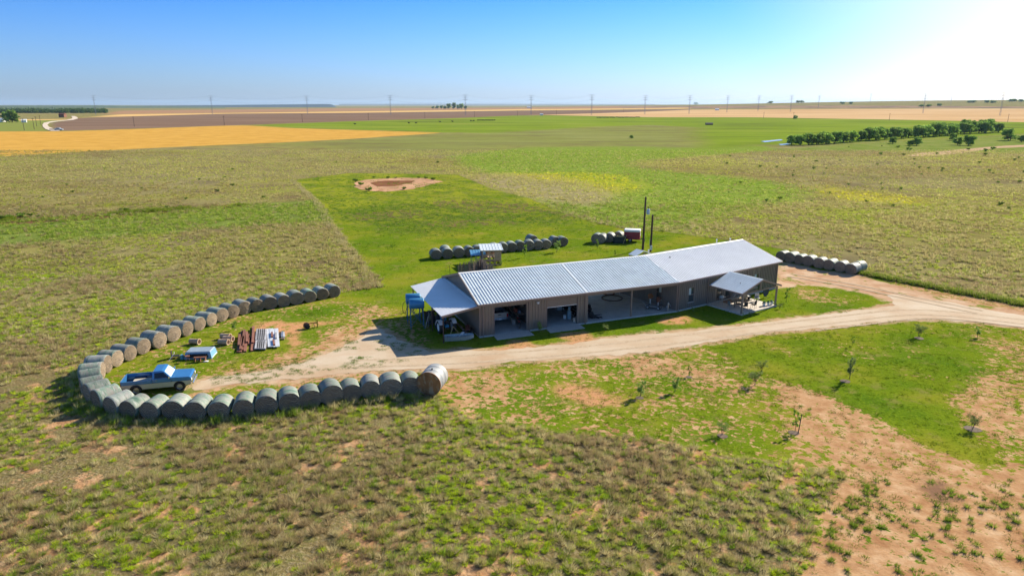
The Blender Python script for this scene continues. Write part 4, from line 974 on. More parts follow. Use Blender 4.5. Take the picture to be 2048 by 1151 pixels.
# camper shell lying in the yard
p = at(395, 717); cs = empty('camper_shell', (p.x, p.y+.7, 0), R(6), 'light blue pickup camper shell set on the grass with dark side windows', 'camper shell')
M_cs = mat('camper_blue', (.16,.34,.50), .45, .1, var=.1); M_cst = mat('camper_roof', (.27,.34,.41), .5, .1, var=.1)
L_, W_, H_ = 1.12, .78, .62
m = MB()
def ringz(z, ix, iy): return [(-L_+ix, -W_+iy, z), (L_-ix, -W_+iy, z), (L_-ix, W_-iy, z), (-L_+ix, W_-iy, z)]
m.add(ringz(.0, -.02, 0) + ringz(H_-.06, .10, .12), [(0,1,5,4),(1,2,6,5),(2,3,7,6),(3,0,4,7)]); m.build('shell_side', M_cs, cs)
MB().add(ringz(H_-.058, .09, .11) + ringz(H_, .16, .2), [(0,1,5,4),(1,2,6,5),(2,3,7,6),(3,0,4,7),(4,5,6,7),(0,3,2,1)]).build('shell_roof', M_cst, cs)
for s_ in (-1, 1):
    q = [(-.85, s_*(W_-.015), .12), (.85, s_*(W_-.015), .12), (.80, s_*(W_-.085), .45), (-.80, s_*(W_-.085), .45)]
    MB().add([(a_, b_ + s_*.004, c_) for a_, b_, c_ in q] + [(a_, b_ + s_*.02, c_) for a_, b_, c_ in q], [(0,3,2,1),(4,5,6,7),(0,1,5,4),(1,2,6,5),(2,3,7,6),(3,0,4,7)]).build('side_window', M_dark, cs)
    MB().box(L_*s_-.04, L_*s_+.03, -.6, .6, .02, .08).build('end_rail', M_white, cs)
MB().box(-1.42, -1.2, -.8, -.55, 0, .42).build('end_flap', mat('teal_paint', (.10,.33,.45), .5), cs, bevel=.02)
# low rusty stools and a bench before the shell
p = at(376, 722); o = empty('stool', (p.x, p.y, 0), 0, 'small rusty stool with a pale seat in front of the camper shell', 'stool')
MB().lathe([(.001,.5),(.2,.5),(.2,.46),(.001,.46)], ax='z', n=14).build('seat', M_rust, o)
for k in range(3):
    a_ = k*2.1; MB().tube((.1*math.cos(a_), .1*math.sin(a_), .459), (.17*math.cos(a_), .17*math.sin(a_), 0), .015).build('leg', M_rust, o)
p = at(401, 722); o = empty('bench', (p.x, p.y, 0), R(8), 'low rusty bench in front of the camper shell', 'bench')
MB().box(-.5, .5, -.14, .14, .34, .39).build('seat', M_rust, o)
for x in (-.42, 0, .42): MB().box(x-.03, x+.03, -.12, .12, 0, .339).build('leg', M_rust, o)
p = at(412, 722.5); tag(MB().box(-.2, .2, -.13, .13, 0, .05).build('flat_board', M_white, None, bevel=.01, loc=(p.x, p.y, .01)), 'small white panel lying flat in front of the camper shell', 'panel')
p = at(352, 715); o = empty('scrap_chair', (p.x, p.y, 0), R(20), 'collapsed dark metal chair left of the camper shell', 'chair')
MB().box(-.3, .3, -.25, .25, .18, .22).build('seat', M_dark, o); MB().box(-.34, -.28, -.25, .25, .2, .62).build('backrest', M_dark, o)
for x, y in ((-.26,-.2),(.26,-.2),(.26,.2),(-.26,.2)): MB().tube((x, y, .18), (x*1.2, y*1.2, 0), .015).build('leg', M_steel, o)
p = at(337, 722); tag(MB().tube((0, 0, .02), (.35, .45, .55), .02).tube((.35, .45, .55), (.25, .62, .62), .02).build('metal_rod', M_white, None, loc=(p.x, p.y, 0)), 'pale bent metal rod leaning left of the camper shell', 'rod')

# clay culvert pipes
M_clay = mat('clay_pipe', (.50,.35,.235), .8, var=.15)
for (x, y, lb) in ((388,689,'tan clay culvert pipe lying alone left of the other three'), (446,690,'front tan clay culvert pipe of the group of three'),
        (455,683.5,'middle tan clay culvert pipe of the group of three'), (450,678.5,'rearmost tan clay culvert pipe with a broken end')):
    p = at(x, y); o = empty('culvert_pipe', (p.x, p.y+.2, 0), R(-10 + rnd.uniform(-3, 3)), lb, 'pipe', 'clay pipes lying on the grass')
    MB().lathe([(.16,-.46),(.235,-.46),(.235,.30),(.285,.36),(.285,.5),(.21,.5),(.2,.36),(.16,.3),(.16,-.46)], (0,0,.26), 'x', 28).build('pipe_barrel', M_clay, o, smooth=True)

# stacks of beams and sheets: every piece is its own thing
def plank(p, q, w_, th, z, m_, name, lb, cat, grp=None):
    a = at(*p); b = at(*q); d = (b - a); L = d.length
    mb = MB().box(0, L, -w_/2, w_/2, 0, th)
    o = mb.build(name, m_, None, bevel=.006); o.location = (a.x, a.y, z); o.rotation_euler = (0, 0, math.atan2(d.y, d.x)); return tag(o, lb, cat, grp)
M_beam = mat('rusty_beam', (.235,.10,.065), .8, .1, var=.3, scale=5, rand=.3); M_gray = mat('gray_board', (.33,.33,.35), .8, var=.25, scale=4, rand=.3)
M_sheetw = mat('white_sheet', (.66,.69,.72), .45, .2, var=.1, scale=3, c2=(.45,.40,.34), c2amt=.4)
def ico(p): return p
S = lambda x, y: (420 + x/11.378, 640 + y/11.378)
g_ = 'rusty beams stacked on the grass'
for i, (a, b, z) in enumerate((((640,740),(735,260),.0), ((690,740),(765,255),.0), ((740,700),(800,300),.0), ((800,730),(850,330),.0), ((665,620),(680,370),.14), ((700,715),(760,420),.14), ((745,640),(790,270),.14), ((850,545),(840,310),.14), ((820,500),(880,330),.0), ((930,530),(935,400),.0), ((900,560),(915,420),.0))):
    plank(S(*a), S(*b), .22, .13, z, M_beam, 'rusty_beam', f'rusty steel beam, number {i+1} counting across the stack left of the boards'.replace('number %d counting across' % (i+1), ORD[i+1] + ' laid in'), 'beam', g_)
for i, (a, b) in enumerate((((955,715),(985,160)), ((1000,690),(1030,300)), ((975,560),(1000,200)))):
    plank(S(*a), S(*b), .2, .12, .14*(i == 2), M_beam, 'rusty_beam', ['longest rusty beam at the left edge of the gray boards','short rusty beam beside the gray boards','upper rusty beam lying on the two left of the gray boards'][i], 'beam', g_)
for i in range(5):
    x = 1055 + i*46
    for j, (y0, y1) in enumerate(((690, 500), (490, 240))):
        plank(S(x+(12 if j else 0), y0), S(x+24+(12 if j else 0), y1), .27, .09, .12, M_gray, 'gray_board', f'gray weathered board, {ORD[i+1]} from the left in the {"upper" if j else "lower"} half of the board stack', 'board', 'gray boards stacked on the grass')
for i in range(4):
    x = 1370 + i*58; o = plank(S(x, 640), S(x-32, 225), .36, .05, .12 + .02*(i % 2), M_sheetw, 'corrugated_sheet', f'white metal sheet, {ORD[i+1]} from the left, right of the gray boards', 'metal sheet', 'white sheets stacked on the grass')
for i, (a, b) in enumerate((((1300,640),(1295,380)), ((1260,690),(1250,460)))): plank(S(*a), S(*b), .12, .06, .03, M_wood, 'wooden_slat', ['wooden slat showing between gray boards and white sheets','wooden slat at the right edge of the gray boards'][i], 'slat', 'slats under the stack')
for i, (a, b, c) in enumerate((((1590,400),(1600,290),M_dark), ((1640,410),(1650,280),M_steel), ((1690,410),(1680,290),M_gray), ((1610,440),(1700,440),M_wood), ((1420,440),(1415,330),M_beam), ((1465,620),(1450,500),M_beam), ((1510,470),(1505,340),M_gray))):
    plank(S(*a), S(*b), .16, .12, .02 if i < 4 else .19, c, 'scrap_block', ['dark scrap block right of the white sheets','steel scrap block right of the white sheets','gray scrap block farthest right of the sheets','wooden bar under the scrap blocks','rusty block lying on the white sheets near the top','rusty block lying on the white sheets near the bottom','gray block lying on the rightmost white sheet'][i], 'scrap')
# small rusty implement with a yellow arm
p = at(624, 655); o = empty('farm_implement', (p.x, p.y, 0), R(20), 'small rusty farm implement with a yellow upright, alone on the grass', 'implement')
MB().box(-.55, .5, -.05, .05, .42, .52).build('crossbar', mat('yellow_rust', (.42,.22,.04), .7, var=.4), o)
MB().box(.48, .58, -.08, .08, .0, .82).build('upright', mat('old_yellow', (.50,.30,.03), .6, var=.3), o)
MB().lathe([(.3,-.06),(.3,.06),(.05,.05),(.05,-.05),(.3,-.06)], (-.5, .0, .30), 'y', 16).build('disc', M_rust, o)
MB().lathe([(.24,-.05),(.24,.05),(.05,.05),(.05,-.05),(.24,-.05)], (-.42, -.25, .24), 'y', 16).build('disc', M_dark, o)
MB().tube((.2, 0, .42), (.25, .1, 0), .03).build('leg', M_rust, o)

# ------------------------------------------------------------------ under and beside the lean-to
def AP(x, y, z=0): q = B0 + ua*x + va*y; return (q.x, q.y, z)
M_tankb = mat('fuel_tank_blue', (.045,.22,.42), .4, .15, var=.12, scale=1.5); M_stand = mat('stand_blue', (.06,.16,.26), .6, .2)
for i, (px, py, lb) in enumerate(((834,656,'nearer blue fuel tank on a tall braced stand beside the lean-to'), (827,645,'farther blue fuel tank on a tall braced stand beside the lean-to'))):
    p = at(px, py); o = empty('fuel_tank', (p.x, p.y+.3, 0), R(12), lb, 'fuel tank', 'blue fuel tanks on stands')
    r_ = .52; zc = 2.42
    MB().lathe([(.001,-.74),(r_*.8,-.72),(r_*.97,-.68),(r_,-.65),(r_,.65),(r_*.97,.68),(r_*.8,.72),(.001,.74)], (0,0,zc), 'x', 32).build('tank', M_tankb, o, smooth=True)
    for x in (-.6, .6):
        for y in (-.4, .4):
            MB().tube((x, y, zc-.42), (x*1.05, y*1.25, 0), .035).build('leg', M_stand, o)
        MB().tube((x, -.42, 1.9), (x*1.03, .48, .25), .02).tube((x, .42, 1.9), (x*1.03, -.48, .25), .02).build('brace', M_stand, o)
    for y in (-.44, .44): MB().tube((-.6, y, 1.85), (.6, y*1.1, .3), .02).tube((.6, y, 1.85), (-.6, y*1.1, .3), .02).build('brace', M_stand, o)
    MB().path([(-.74, 0, 2.2), (-.95, 0, 2.0), (-1.08, .05, 1.6), (-1.0, .1, 1.0), (-.85, .1, .9)], .022).build('hose', M_dark, o)
def gate(loc, rz, lb, tilt=.25, L=2.2, Hh=1.3):
    o = empty('livestock_gate', loc, rz, lb, 'gate', 'livestock gates leaning by the tanks'); o.rotation_euler = (tilt, 0, rz)
    f = MB().tube((0,0,.04),(L,0,.04),.025).tube((0,0,Hh),(L,0,Hh),.025).tube((0,0,.04),(0,0,Hh),.025).tube((L,0,.04),(L,0,Hh),.025); f.build('frame', M_steel, o)
    for k in range(4): MB().tube((0.02,0,.25+k*.24),(L-.02,0,.25+k*.24),.016).build('rail', M_steel, o)
    return o
p = at(851, 657); gate((p.x, p.y, 0), R(95), 'steel livestock gate leaning nearest the lean-to posts'); 
p = at(856, 654); gate((p.x, p.y, 0), R(88), 'steel livestock gate behind the first one by the fuel tanks', .15)
# tractor
M_tb = mat('tractor_blue', (.05,.27,.46), .4, .1, var=.12); M_tw = mat('fender_white', (.68,.70,.70), .5)
q = AP(-2.43, 2.7); o = empty('tractor', q, R(AA+92), 'small blue tractor with white fenders, rear end towards the front, under the lean-to', 'tractor')
MB().box(-.25, 1.75, -.2, .2, .55, .8).build('chassis', M_tb, o, bevel=.02)
MB().prism([(.65,.8),(1.85,.8),(1.85,1.25),(1.7,1.32),(.65,1.4)], -.25, .25).build('bonnet', M_tb, o, bevel=.03)
MB().box(-.3, .1, -.24, .24, .95, 1.02).box(-.36, -.3, -.24, .24, .95, 1.3).build('seat', M_dark, o, bevel=.02)
MB().tube((.55, 0, 1.1), (.4, 0, 1.42), .025).lathe([(.17,-.012),(.19,0),(.17,.012),(.15,0),(.17,-.012)], (.38, 0, 1.44), 'x', 18).build('steering_wheel', M_dark, o)
for s_ in (-1, 1):
    wheel(o, 0, s_*.66, .62, .62, .34, s_, M_tw); wheel(o, 1.6, s_*.5, .34, .34, .18, s_, M_tw)
    MB().prism([(.62*1.12*math.cos(a_), .62 + .62*1.12*math.sin(a_)) for a_ in [R(20+k*16) for k in range(9)]] + [(.62*1.03*math.cos(a_), .62 + .62*1.03*math.sin(a_)) for a_ in [R(148-k*16) for k in range(9)]], s_*.66-.2, s_*.66+.2).build('fender', M_tw, o)
MB().tube((1.2, 0, 1.3), (1.2, 0, 1.95), .03).build('exhaust', M_dark, o)
MB().tube((-.4,-.3,.5),(-.4,.3,.5),.03).tube((-.2,-.2,.55),(-.75,-.3,.4),.025).tube((-.2,.2,.55),(-.75,.3,.4),.025).build('hitch', M_rust, o)
# boom pole frame
q = AP(-2.2, 1.15); o = empty('hitch_frame', q, R(AA), 'yellow A shaped hitch frame lying behind the tractor under the lean-to', 'frame')
M_yel = mat('old_yellow', (.50,.30,.03), .6); M_ybar = mat('tan_yellow', (.48,.36,.16), .7)
MB().tube((-.75,-.2,.32),(.85,-.1,.34),.06).build('crossbar', M_ybar, o); MB().tube((-.35,-.15,.38),(0,.1,1.0),.03).tube((.45,-.15,.38),(0,.1,1.0),.03).build('brace', M_ybar, o)
for x in (-.7, .8): MB().box(x-.05, x+.05, -.22, -.02, 0, .27).build('foot', M_ybar, o)
# flat bottomed boat
q = AP(-1.95, .2); o = empty('boat', q, R(AA-13), 'small flat bottomed aluminium boat on the ground in front of the lean-to', 'boat')
m = MB(); st = [(-1.35, .42, .34, .0), (-.6, .46, .36, .0), (.4, .45, .36, .0), (.95, .36, .33, .06), (1.32, .2, .24, .2)]
vs = []
for x, wt, wb, zb in st:
    for y, z in ((-wt, .40), (-wb, zb+.02), (wb, zb+.02), (wt, .40)): vs.append((x, y, z + (.06 if x > .9 else 0)*(z > .3)))
fs = [(j*4+k, j*4+k+1, j*4+k+5, j*4+k+4) for j in range(4) for k in range(3)] + [(0,1,2,3), (16,17,18,19)]
m.add(vs, fs); h_ = m.build('hull', mat('boat_alloy', (.50,.53,.50), .45, .4, var=.12, c2=(.35,.37,.33), c2amt=.4), o)
so_ = h_.modifiers.new('s', 'SOLIDIFY'); so_.thickness = .02
for x in (-.9, -.1, .6): MB().box(x-.11, x+.11, -.40, .40, .26, .30).build('bench', M_steel, o)
MB().tube((-1.36,-.42,.42),(-1.36,.42,.42),.025).path([(-1.36,-.43,.41),(-.6,-.47,.41),(.4,-.46,.41),(.95,-.37,.46),(1.33,-.2,.47),(1.33,.2,.47),(.95,.37,.46),(.4,.46,.41),(-.6,.47,.41),(-1.36,.43,.41)], .022).build('gunwale', M_steel, o)
q = AP(-1.75, .3, .44); o = empty('paddle', q, R(AA+40), 'white paddle lying across the small boat', 'paddle'); o.rotation_euler = (0, R(-14), R(AA+40))
MB().prism([(0,-.12),(.42,-.16),(.5,0),(.42,.16),(0,.12)], 0, .03, 'z').build('blade', M_white, o, bevel=.008); MB().tube((-.55,0,.015),(.0,0,.015),.02).build('shaft', M_white, o)
# beams, tyres and a quad by the wall
q = AP(-1.15, 4.6, .2); tag(MB().box(-.07, .07, -3.6, 3.6, 0, .14).build('timber_beam', M_wood, None, bevel=.01), 'long gray timber beam resting along the gable wall under the lean-to', 'beam').location = q
ob = bpy.data.objects['timber_beam']; ob.rotation_euler = (R(4), 0, R(AA+3)); ob.location.z = .5
for k_, (x, z) in enumerate(((-.95, 0), (-1.05, 0))):
    q = AP(x, 1.6 + 4.6*k_, 0); tag(MB().box(-.1, .1, -.1, .1, 0, .26 if k_ == 0 else .6).build('timber_block', M_wood, None, loc=q), ['block under the near end of the timber beam','block under the far end of the timber beam'][k_], 'block')
q = AP(-.72, 1.5); o = empty('quad_bike', q, R(AA+75), 'dark red quad bike under the lean-to beside the gable wall', 'quad bike')
MB().box(-.5, .5, -.14, .14, .35, .55).build('frame', M_dark, o, bevel=.03); MB().prism([(-.6,.55),(.1,.55),(.2,.7),(.55,.66),(.6,.56),(.6,.72),(.25,.82),(-.6,.66)], -.2, .2).build('body', mat('dark_red_paint', (.16,.05,.04), .5), o, bevel=.02)
MB().tube((.32,-.3,.92),(.32,.3,.92),.018).tube((.4,0,.7),(.32,0,.92),.025).build('handlebar', M_dark, o)
for x in (-.42, .45):
    for s_ in (-1, 1): wheel(o, x, s_*.36, .24, .24, .2, s_, M_steel)
for i, (x, y, lb) in enumerate(((-3.3, 5.6, 'upright black tractor tyre by the second lean-to post'), (-3.0, 4.2, 'black tractor tyre leaning in front of the upright one'))):
    q = AP(x, y); o = tag(MB().lathe([(.38,-.16),(.62,-.17),(.7,-.1),(.7,.1),(.62,.17),(.38,.16),(.42,0),(.38,-.16)], (0,0,.7), 'x', 28).build('old_tyre', M_rubber, None, smooth=True, loc=q), lb, 'tyre'); o.rotation_euler = (0, R(8), R(AA+20-30*i))
q = AP(-2.9, 7.3); o = empty('machine', q, R(AA), 'dark hay rake frame standing at the back of the lean-to', 'machine')
MB().box(-.7,.7,-.1,.1,.7,.85).build('frame', M_rust, o)
for x in (-.5, 0, .5): MB().lathe([(.42,-.02),(.46,0),(.42,.02),(.38,0),(.42,-.02)], (x,0,.48), 'y', 18).build('wheel_rake', M_rust, o)

# ------------------------------------------------------------------ inside the garage bays and breezeway
def thing(name, loc, rz, lb, cat, grp=None): return empty(name, loc, rz, lb, cat, grp)
o = thing('motorcycle', AP(4.45, 1.3, SL), R(AA+75), 'red dirt motorcycle standing just inside the left bay', 'motorcycle')
wheel(o, -.62, 0, .32, .32, .1, 1, M_steel); wheel(o, .66, 0, .32, .32, .09, 1, M_steel)
Mr = mat('red_plastic', (.42,.04,.03), .4)
MB().prism([(-.75,.78),(-.1,.72),(.15,.84),(.4,.8),(.35,.6),(-.1,.5),(-.6,.66)], -.09, .09).build('tank_and_tail', Mr, o, bevel=.02); MB().box(-.2,.25,-.12,.12,.28,.5).build('engine', M_dark, o, bevel=.02)
MB().box(-.6,.0,-.11,.11,.785,.85).build('saddle', M_dark, o, bevel=.02); MB().tube((.66,0,.32),(.42,0,1.0),.03).build('fork', M_steel, o); MB().tube((.38,-.36,1.05),(.38,.36,1.05),.018).build('handlebar', M_dark, o)
MB().prism([(.45,.7),(1.0,.66),(.98,.72),(.45,.76)], -.08, .08).build('front_mudguard', Mr, o)
o = thing('workbench', AP(5.0, 5.2, SL), R(AA), 'cluttered wooden workbench along the left bay\'s right wall', 'workbench')
MB().box(-.35,.42,-3,3,.85,.92).build('top', M_wood, o)
for y in (-2.9,0,2.9): MB().box(-.32,-.24,y-.04,y+.04,0,.849).build('leg', M_wood, o)
MB().box(.2,.42,-3,3,1.6,1.66).box(.2,.42,-3,3,2.2,2.26).build('shelf', M_wood, o)
cols = [(.35,.30,.22),(.15,.2,.28),(.4,.38,.35),(.2,.15,.1),(.45,.12,.08),(.1,.2,.12)]
BCN = ['tan', 'slate blue', 'pale gray', 'dark brown', 'rust red', 'dark green']
for k in range(22):
    y = rnd.uniform(-2.8, 2.8); zz = rnd.choice([.925, .925, 1.665, 2.265]); x = rnd.uniform(-.1, .1) if zz < 1 else .3; s_ = rnd.uniform(.1, .22); k_ = rnd.randrange(6)
    q = AP(5.0+x, 5.2+y, SL+zz); tag(MB().box(-s_*.6, s_*.6, -s_, s_, 0, s_*1.5).box(-s_*.63, s_*.63, -s_*1.03, s_*1.03, s_*1.502, s_*1.65).build('storage_box', mat('box_%d' % k_, cols[k_], .7), None, loc=q), f'{BCN[k_]} storage box, {ORD[min(k+1, 20)] if k < 20 else ("twenty-first", "twenty-second")[k-20]} of the clutter on the left bay\'s bench', 'box', 'boxes on the workbench and shelves').rotation_euler = (0,0,R(AA))
for k_, (x, y) in enumerate(((4.5, 3.0), (4.4, 3.9), (4.35, 2.3))):
    q = AP(x, y, SL); tag(MB().lathe([(.001,.0),(.2,.0),(.23,.45),(.24,.47),(.2,.48),(.001,.44)], ax='z', n=18).build('drum', mat('box_%d' % k_, cols[k_], .7), None, smooth=True, loc=q), ['tan drum','blue drum','pale drum'][k_] + ' on the floor behind the red motorcycle', 'drum')
o = thing('strip_light', AP(2.6, 1.6, 3.02), R(AA), 'white strip light fitting hanging inside the left bay', 'light fitting'); MB().box(-.8,.8,-.08,.08,0,.06).build('housing', M_white, o); MB().tube((-.75,0,-.02),(.75,0,-.02),.02).build('tube', M_white, o)
o = thing('freezer', AP(10.6, 5.0, SL), R(AA), 'white upright freezer against the wall in the right bay', 'freezer'); MB().box(-.38,.38,-.36,.36,.03,1.75).build('cabinet', M_white, o, bevel=.02); MB().box(-.37,.37,-.40,-.365,.08,1.72).build('door', M_white, o, bevel=.01); MB().box(.25,.3,-.44,-.41,.8,1.2).build('handle', M_steel, o)
o = thing('freezer', AP(10.6, 6.1, SL), R(AA), 'second white freezer farther back in the right bay', 'freezer'); MB().box(-.38,.38,-.36,.36,.03,1.5).build('cabinet', M_white, o, bevel=.02); MB().box(-.37,.37,-.40,-.365,.08,1.47).build('door', M_white, o, bevel=.01)
Mj = mat('pale_blue_plastic', (.35,.52,.58), .4)
o = thing('water_cooler', AP(10.15, 1.75, SL), R(AA), 'pale blue water cooler with a bottle on top in the right bay', 'water cooler'); MB().box(-.16,.16,-.16,.16,0,.85).build('cabinet', Mj, o, bevel=.02); MB().lathe([(.05,.86),(.13,.92),(.13,1.2),(.001,1.24)], ax='z', n=16).build('bottle', Mj, o, smooth=True)
q = AP(9.75, 1.95, SL); tag(MB().lathe([(.001,.0),(.14,.0),(.16,.38),(.17,.4),(.001,.4)], ax='z', n=16).build('bucket', M_white, None, smooth=True, loc=q), 'white bucket left of the pale blue cooler', 'bucket')
q = AP(10.2, .65, SL); tag(MB().lathe([(.001,.0),(.17,.0),(.2,.4),(.21,.42),(.001,.38)], ax='z', n=16).build('bucket', mat('cream_plastic', (.6,.52,.4), .5), None, smooth=True, loc=q), 'cream bucket just inside the right bay\'s right jamb', 'bucket')
o = thing('shelving', AP(10.8, 2.7, SL), R(AA), 'dark shelving with coats hanging inside the right bay', 'shelving')
MB().box(-.25,.25,-1.5,1.5,.5,.54).box(-.25,.25,-1.5,1.5,1.2,1.24).box(-.25,.25,-1.5,1.5,1.9,1.94).build('shelf', M_dark, o)
for y in (-1.45, 1.45):
    for x in (-.22, .22): MB().box(x-.02,x+.02,y-.02,y+.02,0,1.95).build('upright', M_dark, o)
for k in range(4): MB().prism([(-.16,.9),(.16,.9),(.12,1.7),(-.12,1.7)], -1.2+k*.7, -1.1+k*.7).build('coat', M_dark, o)
# breezeway
def ringm(r, w_, hh): return [(r, 0), (r, hh), (r-w_, hh), (r-w_, 0), (r, 0)]
q = at(1224, 596.5, SL); tag(MB().lathe(ringm(1.18, .10, .10), ax='z', n=40).build('hay_ring', mat('brown_hoop', (.13,.085,.06), .8), None, loc=(q.x, q.y, SL)), 'large rusty steel hoop lying on the breezeway floor', 'hoop')
q = at(1217, 587, SL); tag(MB().lathe(ringm(.7, .08, .12), ax='z', n=32).build('hay_ring', M_rust, None, loc=(q.x, q.y, SL)), 'smaller dark hoop farther back on the breezeway floor', 'hoop')
q = at(1186, 636, SL); m = MB()
for k in range(11):
    a_ = rnd.uniform(-1, 1)*1.1; L_ = rnd.uniform(.5, 1.15); m.tube((rnd.uniform(-.25,.1), rnd.uniform(-.15,.3), rnd.uniform(.05,.3)), (L_*math.cos(a_*.5), L_*math.sin(a_)*.5, rnd.uniform(.02,.25)), .10, .02, 6)
m.blob((-.2, .15, .3), (.35, .3, .4), 4); tag(m.build('black_heap', M_dark, None, loc=(q.x, q.y, SL)), 'black heap of stiff scraps at the left edge of the breezeway', 'heap')
q = at(1177, 622, SL); tag(MB().blob((0,0,.22),(.3,.3,.3),5).blob((.05,0,.6),(.18,.18,.18),6).build('black_sack', M_dark, None, loc=(q.x, q.y, SL)), 'black bulging sack behind the black heap in the breezeway', 'sack')
cq = at(1307, 617, SL)
o = thing('hand_cart', (cq.x, cq.y, SL), R(AC-62), 'low gray garden cart with black wheels by the breezeway wall', 'cart')
MB().prism([(-.8,.25),(.8,.25),(.85,.34),(-.85,.34)], -.28, .28).build('tray', M_steel, o, bevel=.01); MB().tube((-.85,0,.3),(-1.2,0,.62),.02).tube((-1.2,-.15,.62),(-1.2,.15,.62),.02).build('handle', M_steel, o)
for x in (-.55,.6):
    for s_ in (-1,1): wheel(o, x, s_*.33, .19, .19, .09, s_, M_steel)
Mor = mat('orange_brown', (.42,.17,.06), .8, var=.3)
for (px, py, lb) in ((1300, 609, 'pale pedestal topped with a round orange brown dry plant, left one by the wall'), (1315.5, 616, 'pale pedestal with a dark brown dry plant, right one by the wall')):
    q = at(px, py, SL); o = thing('planter', (q.x, q.y, SL), 0, lb, 'planter', 'planters on pedestals'); MB().lathe([(.001,0),(.12,0),(.07,.1),(.06,.6),(.12,.7),(.001,.7)], ax='z', n=14).build('pedestal', M_white if px < 1310 else M_conc, o, smooth=True); MB().blob((0,0,.95),(.27,.27,.27),int(px),12,9,.35).build('dry_plant', Mor if px < 1310 else M_rust, o)
q = at(1335.5, 622.5, SL); o = thing('water_pump', (q.x, q.y, SL), R(20), 'gray hand water pump on a base near the breezeway corner post', 'pump'); MB().box(-.22,.22,-.18,.18,0,.06).build('base', M_steel, o); MB().tube((0,0,.06),(0,0,.7),.07).lathe([(.07,.7),(.11,.75),(.11,.9),(.02,1.0),(.001,1.02)], ax='z', n=14).build('column', M_steel, o); MB().tube((.05,0,.85),(.32,0,.55),.02).build('handle', M_steel, o); MB().tube((-.05,0,.6),(-.25,0,.5),.035).build('spout', M_steel, o)
q = at(1239, 590, SL); tag(MB().blob((0,0,1.0),(.1,.1,.12),8).tube((0,0,0),(0,0,.95),.02).build('white_lantern', M_white, None, loc=(q.x, q.y, SL)), 'small white lantern on a stake at the far end of the breezeway wall', 'lantern')

# ------------------------------------------------------------------ patio
def CPt(x, y, z=0): q = K0 + uc*x + vc*y; return (q.x, q.y, z)
PZ = .125
o = thing('grill', CPt(6.05, -.9, PZ), R(AC), 'pale covered grill beside the doors under the patio roof', 'grill'); MB().lathe([(.001,.55),(.2,.6),(.28,.75),(.27,.85),(.15,1.0),(.001,1.03)], ax='z', n=18).build('bowl', M_steel, o, smooth=True)
for a_ in (0.3,2.4,4.5): MB().tube((.16*math.cos(a_),.16*math.sin(a_),.6),(.27*math.cos(a_),.27*math.sin(a_),0),.02).build('leg', M_steel, o)
MB().box(.28,.6,-.15,.15,.7,.73).build('side_shelf', M_white, o)
M_mat = mat('patio_rug', (.26,.16,.12), .95, var=.2, scale=6); tag(MB().box(-.8,.8,-.45,.45,0,.012).build('rug', M_mat, None, loc=CPt(7.5, -.75, PZ+.004)), 'brown rug before the double doors on the patio', 'rug').rotation_euler = (0,0,R(AC))
o = thing('picnic_table', CPt(6.9, -2.7, PZ), R(AC-10), 'long wooden table in the middle of the patio', 'table')
for k in range(5): MB().box(-.95,.95,-.38+k*.155,-.24+k*.155,.68,.72).build('plank', M_wood, o)
for x in (-.75,.75): MB().box(x-.04,x+.04,-.34,.34,.6,.679).box(x-.04,x+.04,-.05,.05,0,.599).build('leg', M_wood, o)
M_lt = mat('sandy_cloth', (.62,.50,.36), .9)
o = thing('hammock', CPt(8.3, -1.9, PZ), R(AC+20), 'tan hammock slung on a low stand on the patio', 'hammock')
vs = []; nseg = 12
for k in range(nseg+1):
    u_ = -1.1 + 2.2*k/nseg; z = .32 + .42*(u_/1.1)**2; w_ = .4*(1-(u_/1.15)**4)+.03
    vs += [(u_, -w_, z+.05), (u_, 0, z), (u_, w_, z+.05)]
MB().add(vs, [(k*3+j, k*3+j+1, k*3+j+4, k*3+j+3) for k in range(nseg) for j in range(2)]).build('cloth', M_lt, o, smooth=True)
MB().path([(-1.3,0,.85),(-.95,0,.05),(.95,0,.05),(1.3,0,.85)], .03).tube((-.8,-.4,.03),(-.8,.4,.03),.03).tube((.8,-.4,.03),(.8,.4,.03),.03).build('stand', M_dark, o)
def chair(loc, rz, lb, m_):
    o = thing('patio_chair', loc, rz, lb, 'chair', 'patio chairs'); MB().box(-.22,.22,-.22,.22,.38,.42).build('seat', m_, o); MB().box(-.22,.22,.2,.24,.42,.85).build('backrest', m_, o)
    for x in (-.2,.2):
        for y in (-.2,.2): MB().tube((x,y,.379),(x,y,0),.018).build('leg', m_, o)
    return o
chair(CPt(6.4, -3.7, PZ), R(AC+160), 'dark patio chair at the near side of the long table', M_dark); chair(CPt(7.6, -3.9, PZ), R(AC+190), 'dark patio chair nearest the left front porch post', M_dark)
chair(CPt(5.5, -2.6, PZ), R(AC+70), 'steel patio chair at the shaded left end of the long table', M_steel); chair(CPt(10.1, -2.4, PZ), R(AC-60), 'steel patio chair on the sunny right part of the patio', M_steel)
o = thing('fire_pit_table', CPt(9.6, -1.4, PZ), R(AC), 'small white square table on the sunny part of the patio', 'table'); MB().box(-.36,.36,-.36,.36,.42,.47).build('top', M_white, o, bevel=.01)
for x in (-.28,.28): MB().box(x-.03,x+.03,-.28,.28,0,.419).build('leg', M_dark, o)
for i, (x, y, lb) in enumerate(((9.3, -3.95, 'white flower pot left of two others at the patio\'s front edge'), (9.8, -4.1, 'round white flower pot in the middle of three at the patio edge'), (10.35, -4.15, 'white flower pot beside the right porch post'))):
    o = thing('flower_pot', CPt(x, y, PZ), 0, lb, 'flower pot', 'white pots on the patio edge'); MB().lathe([(.001,0),(.12,0),(.19,.28),(.2,.32),(.16,.32),(.001,.28)], ax='z', n=18).build('pot', M_white, o, smooth=True)
    MB().blob((0,0,.38),(.14,.14,.12),i,10,7,.5).build('plant', mat('pot_green', (.12,.22,.12), .9), o)
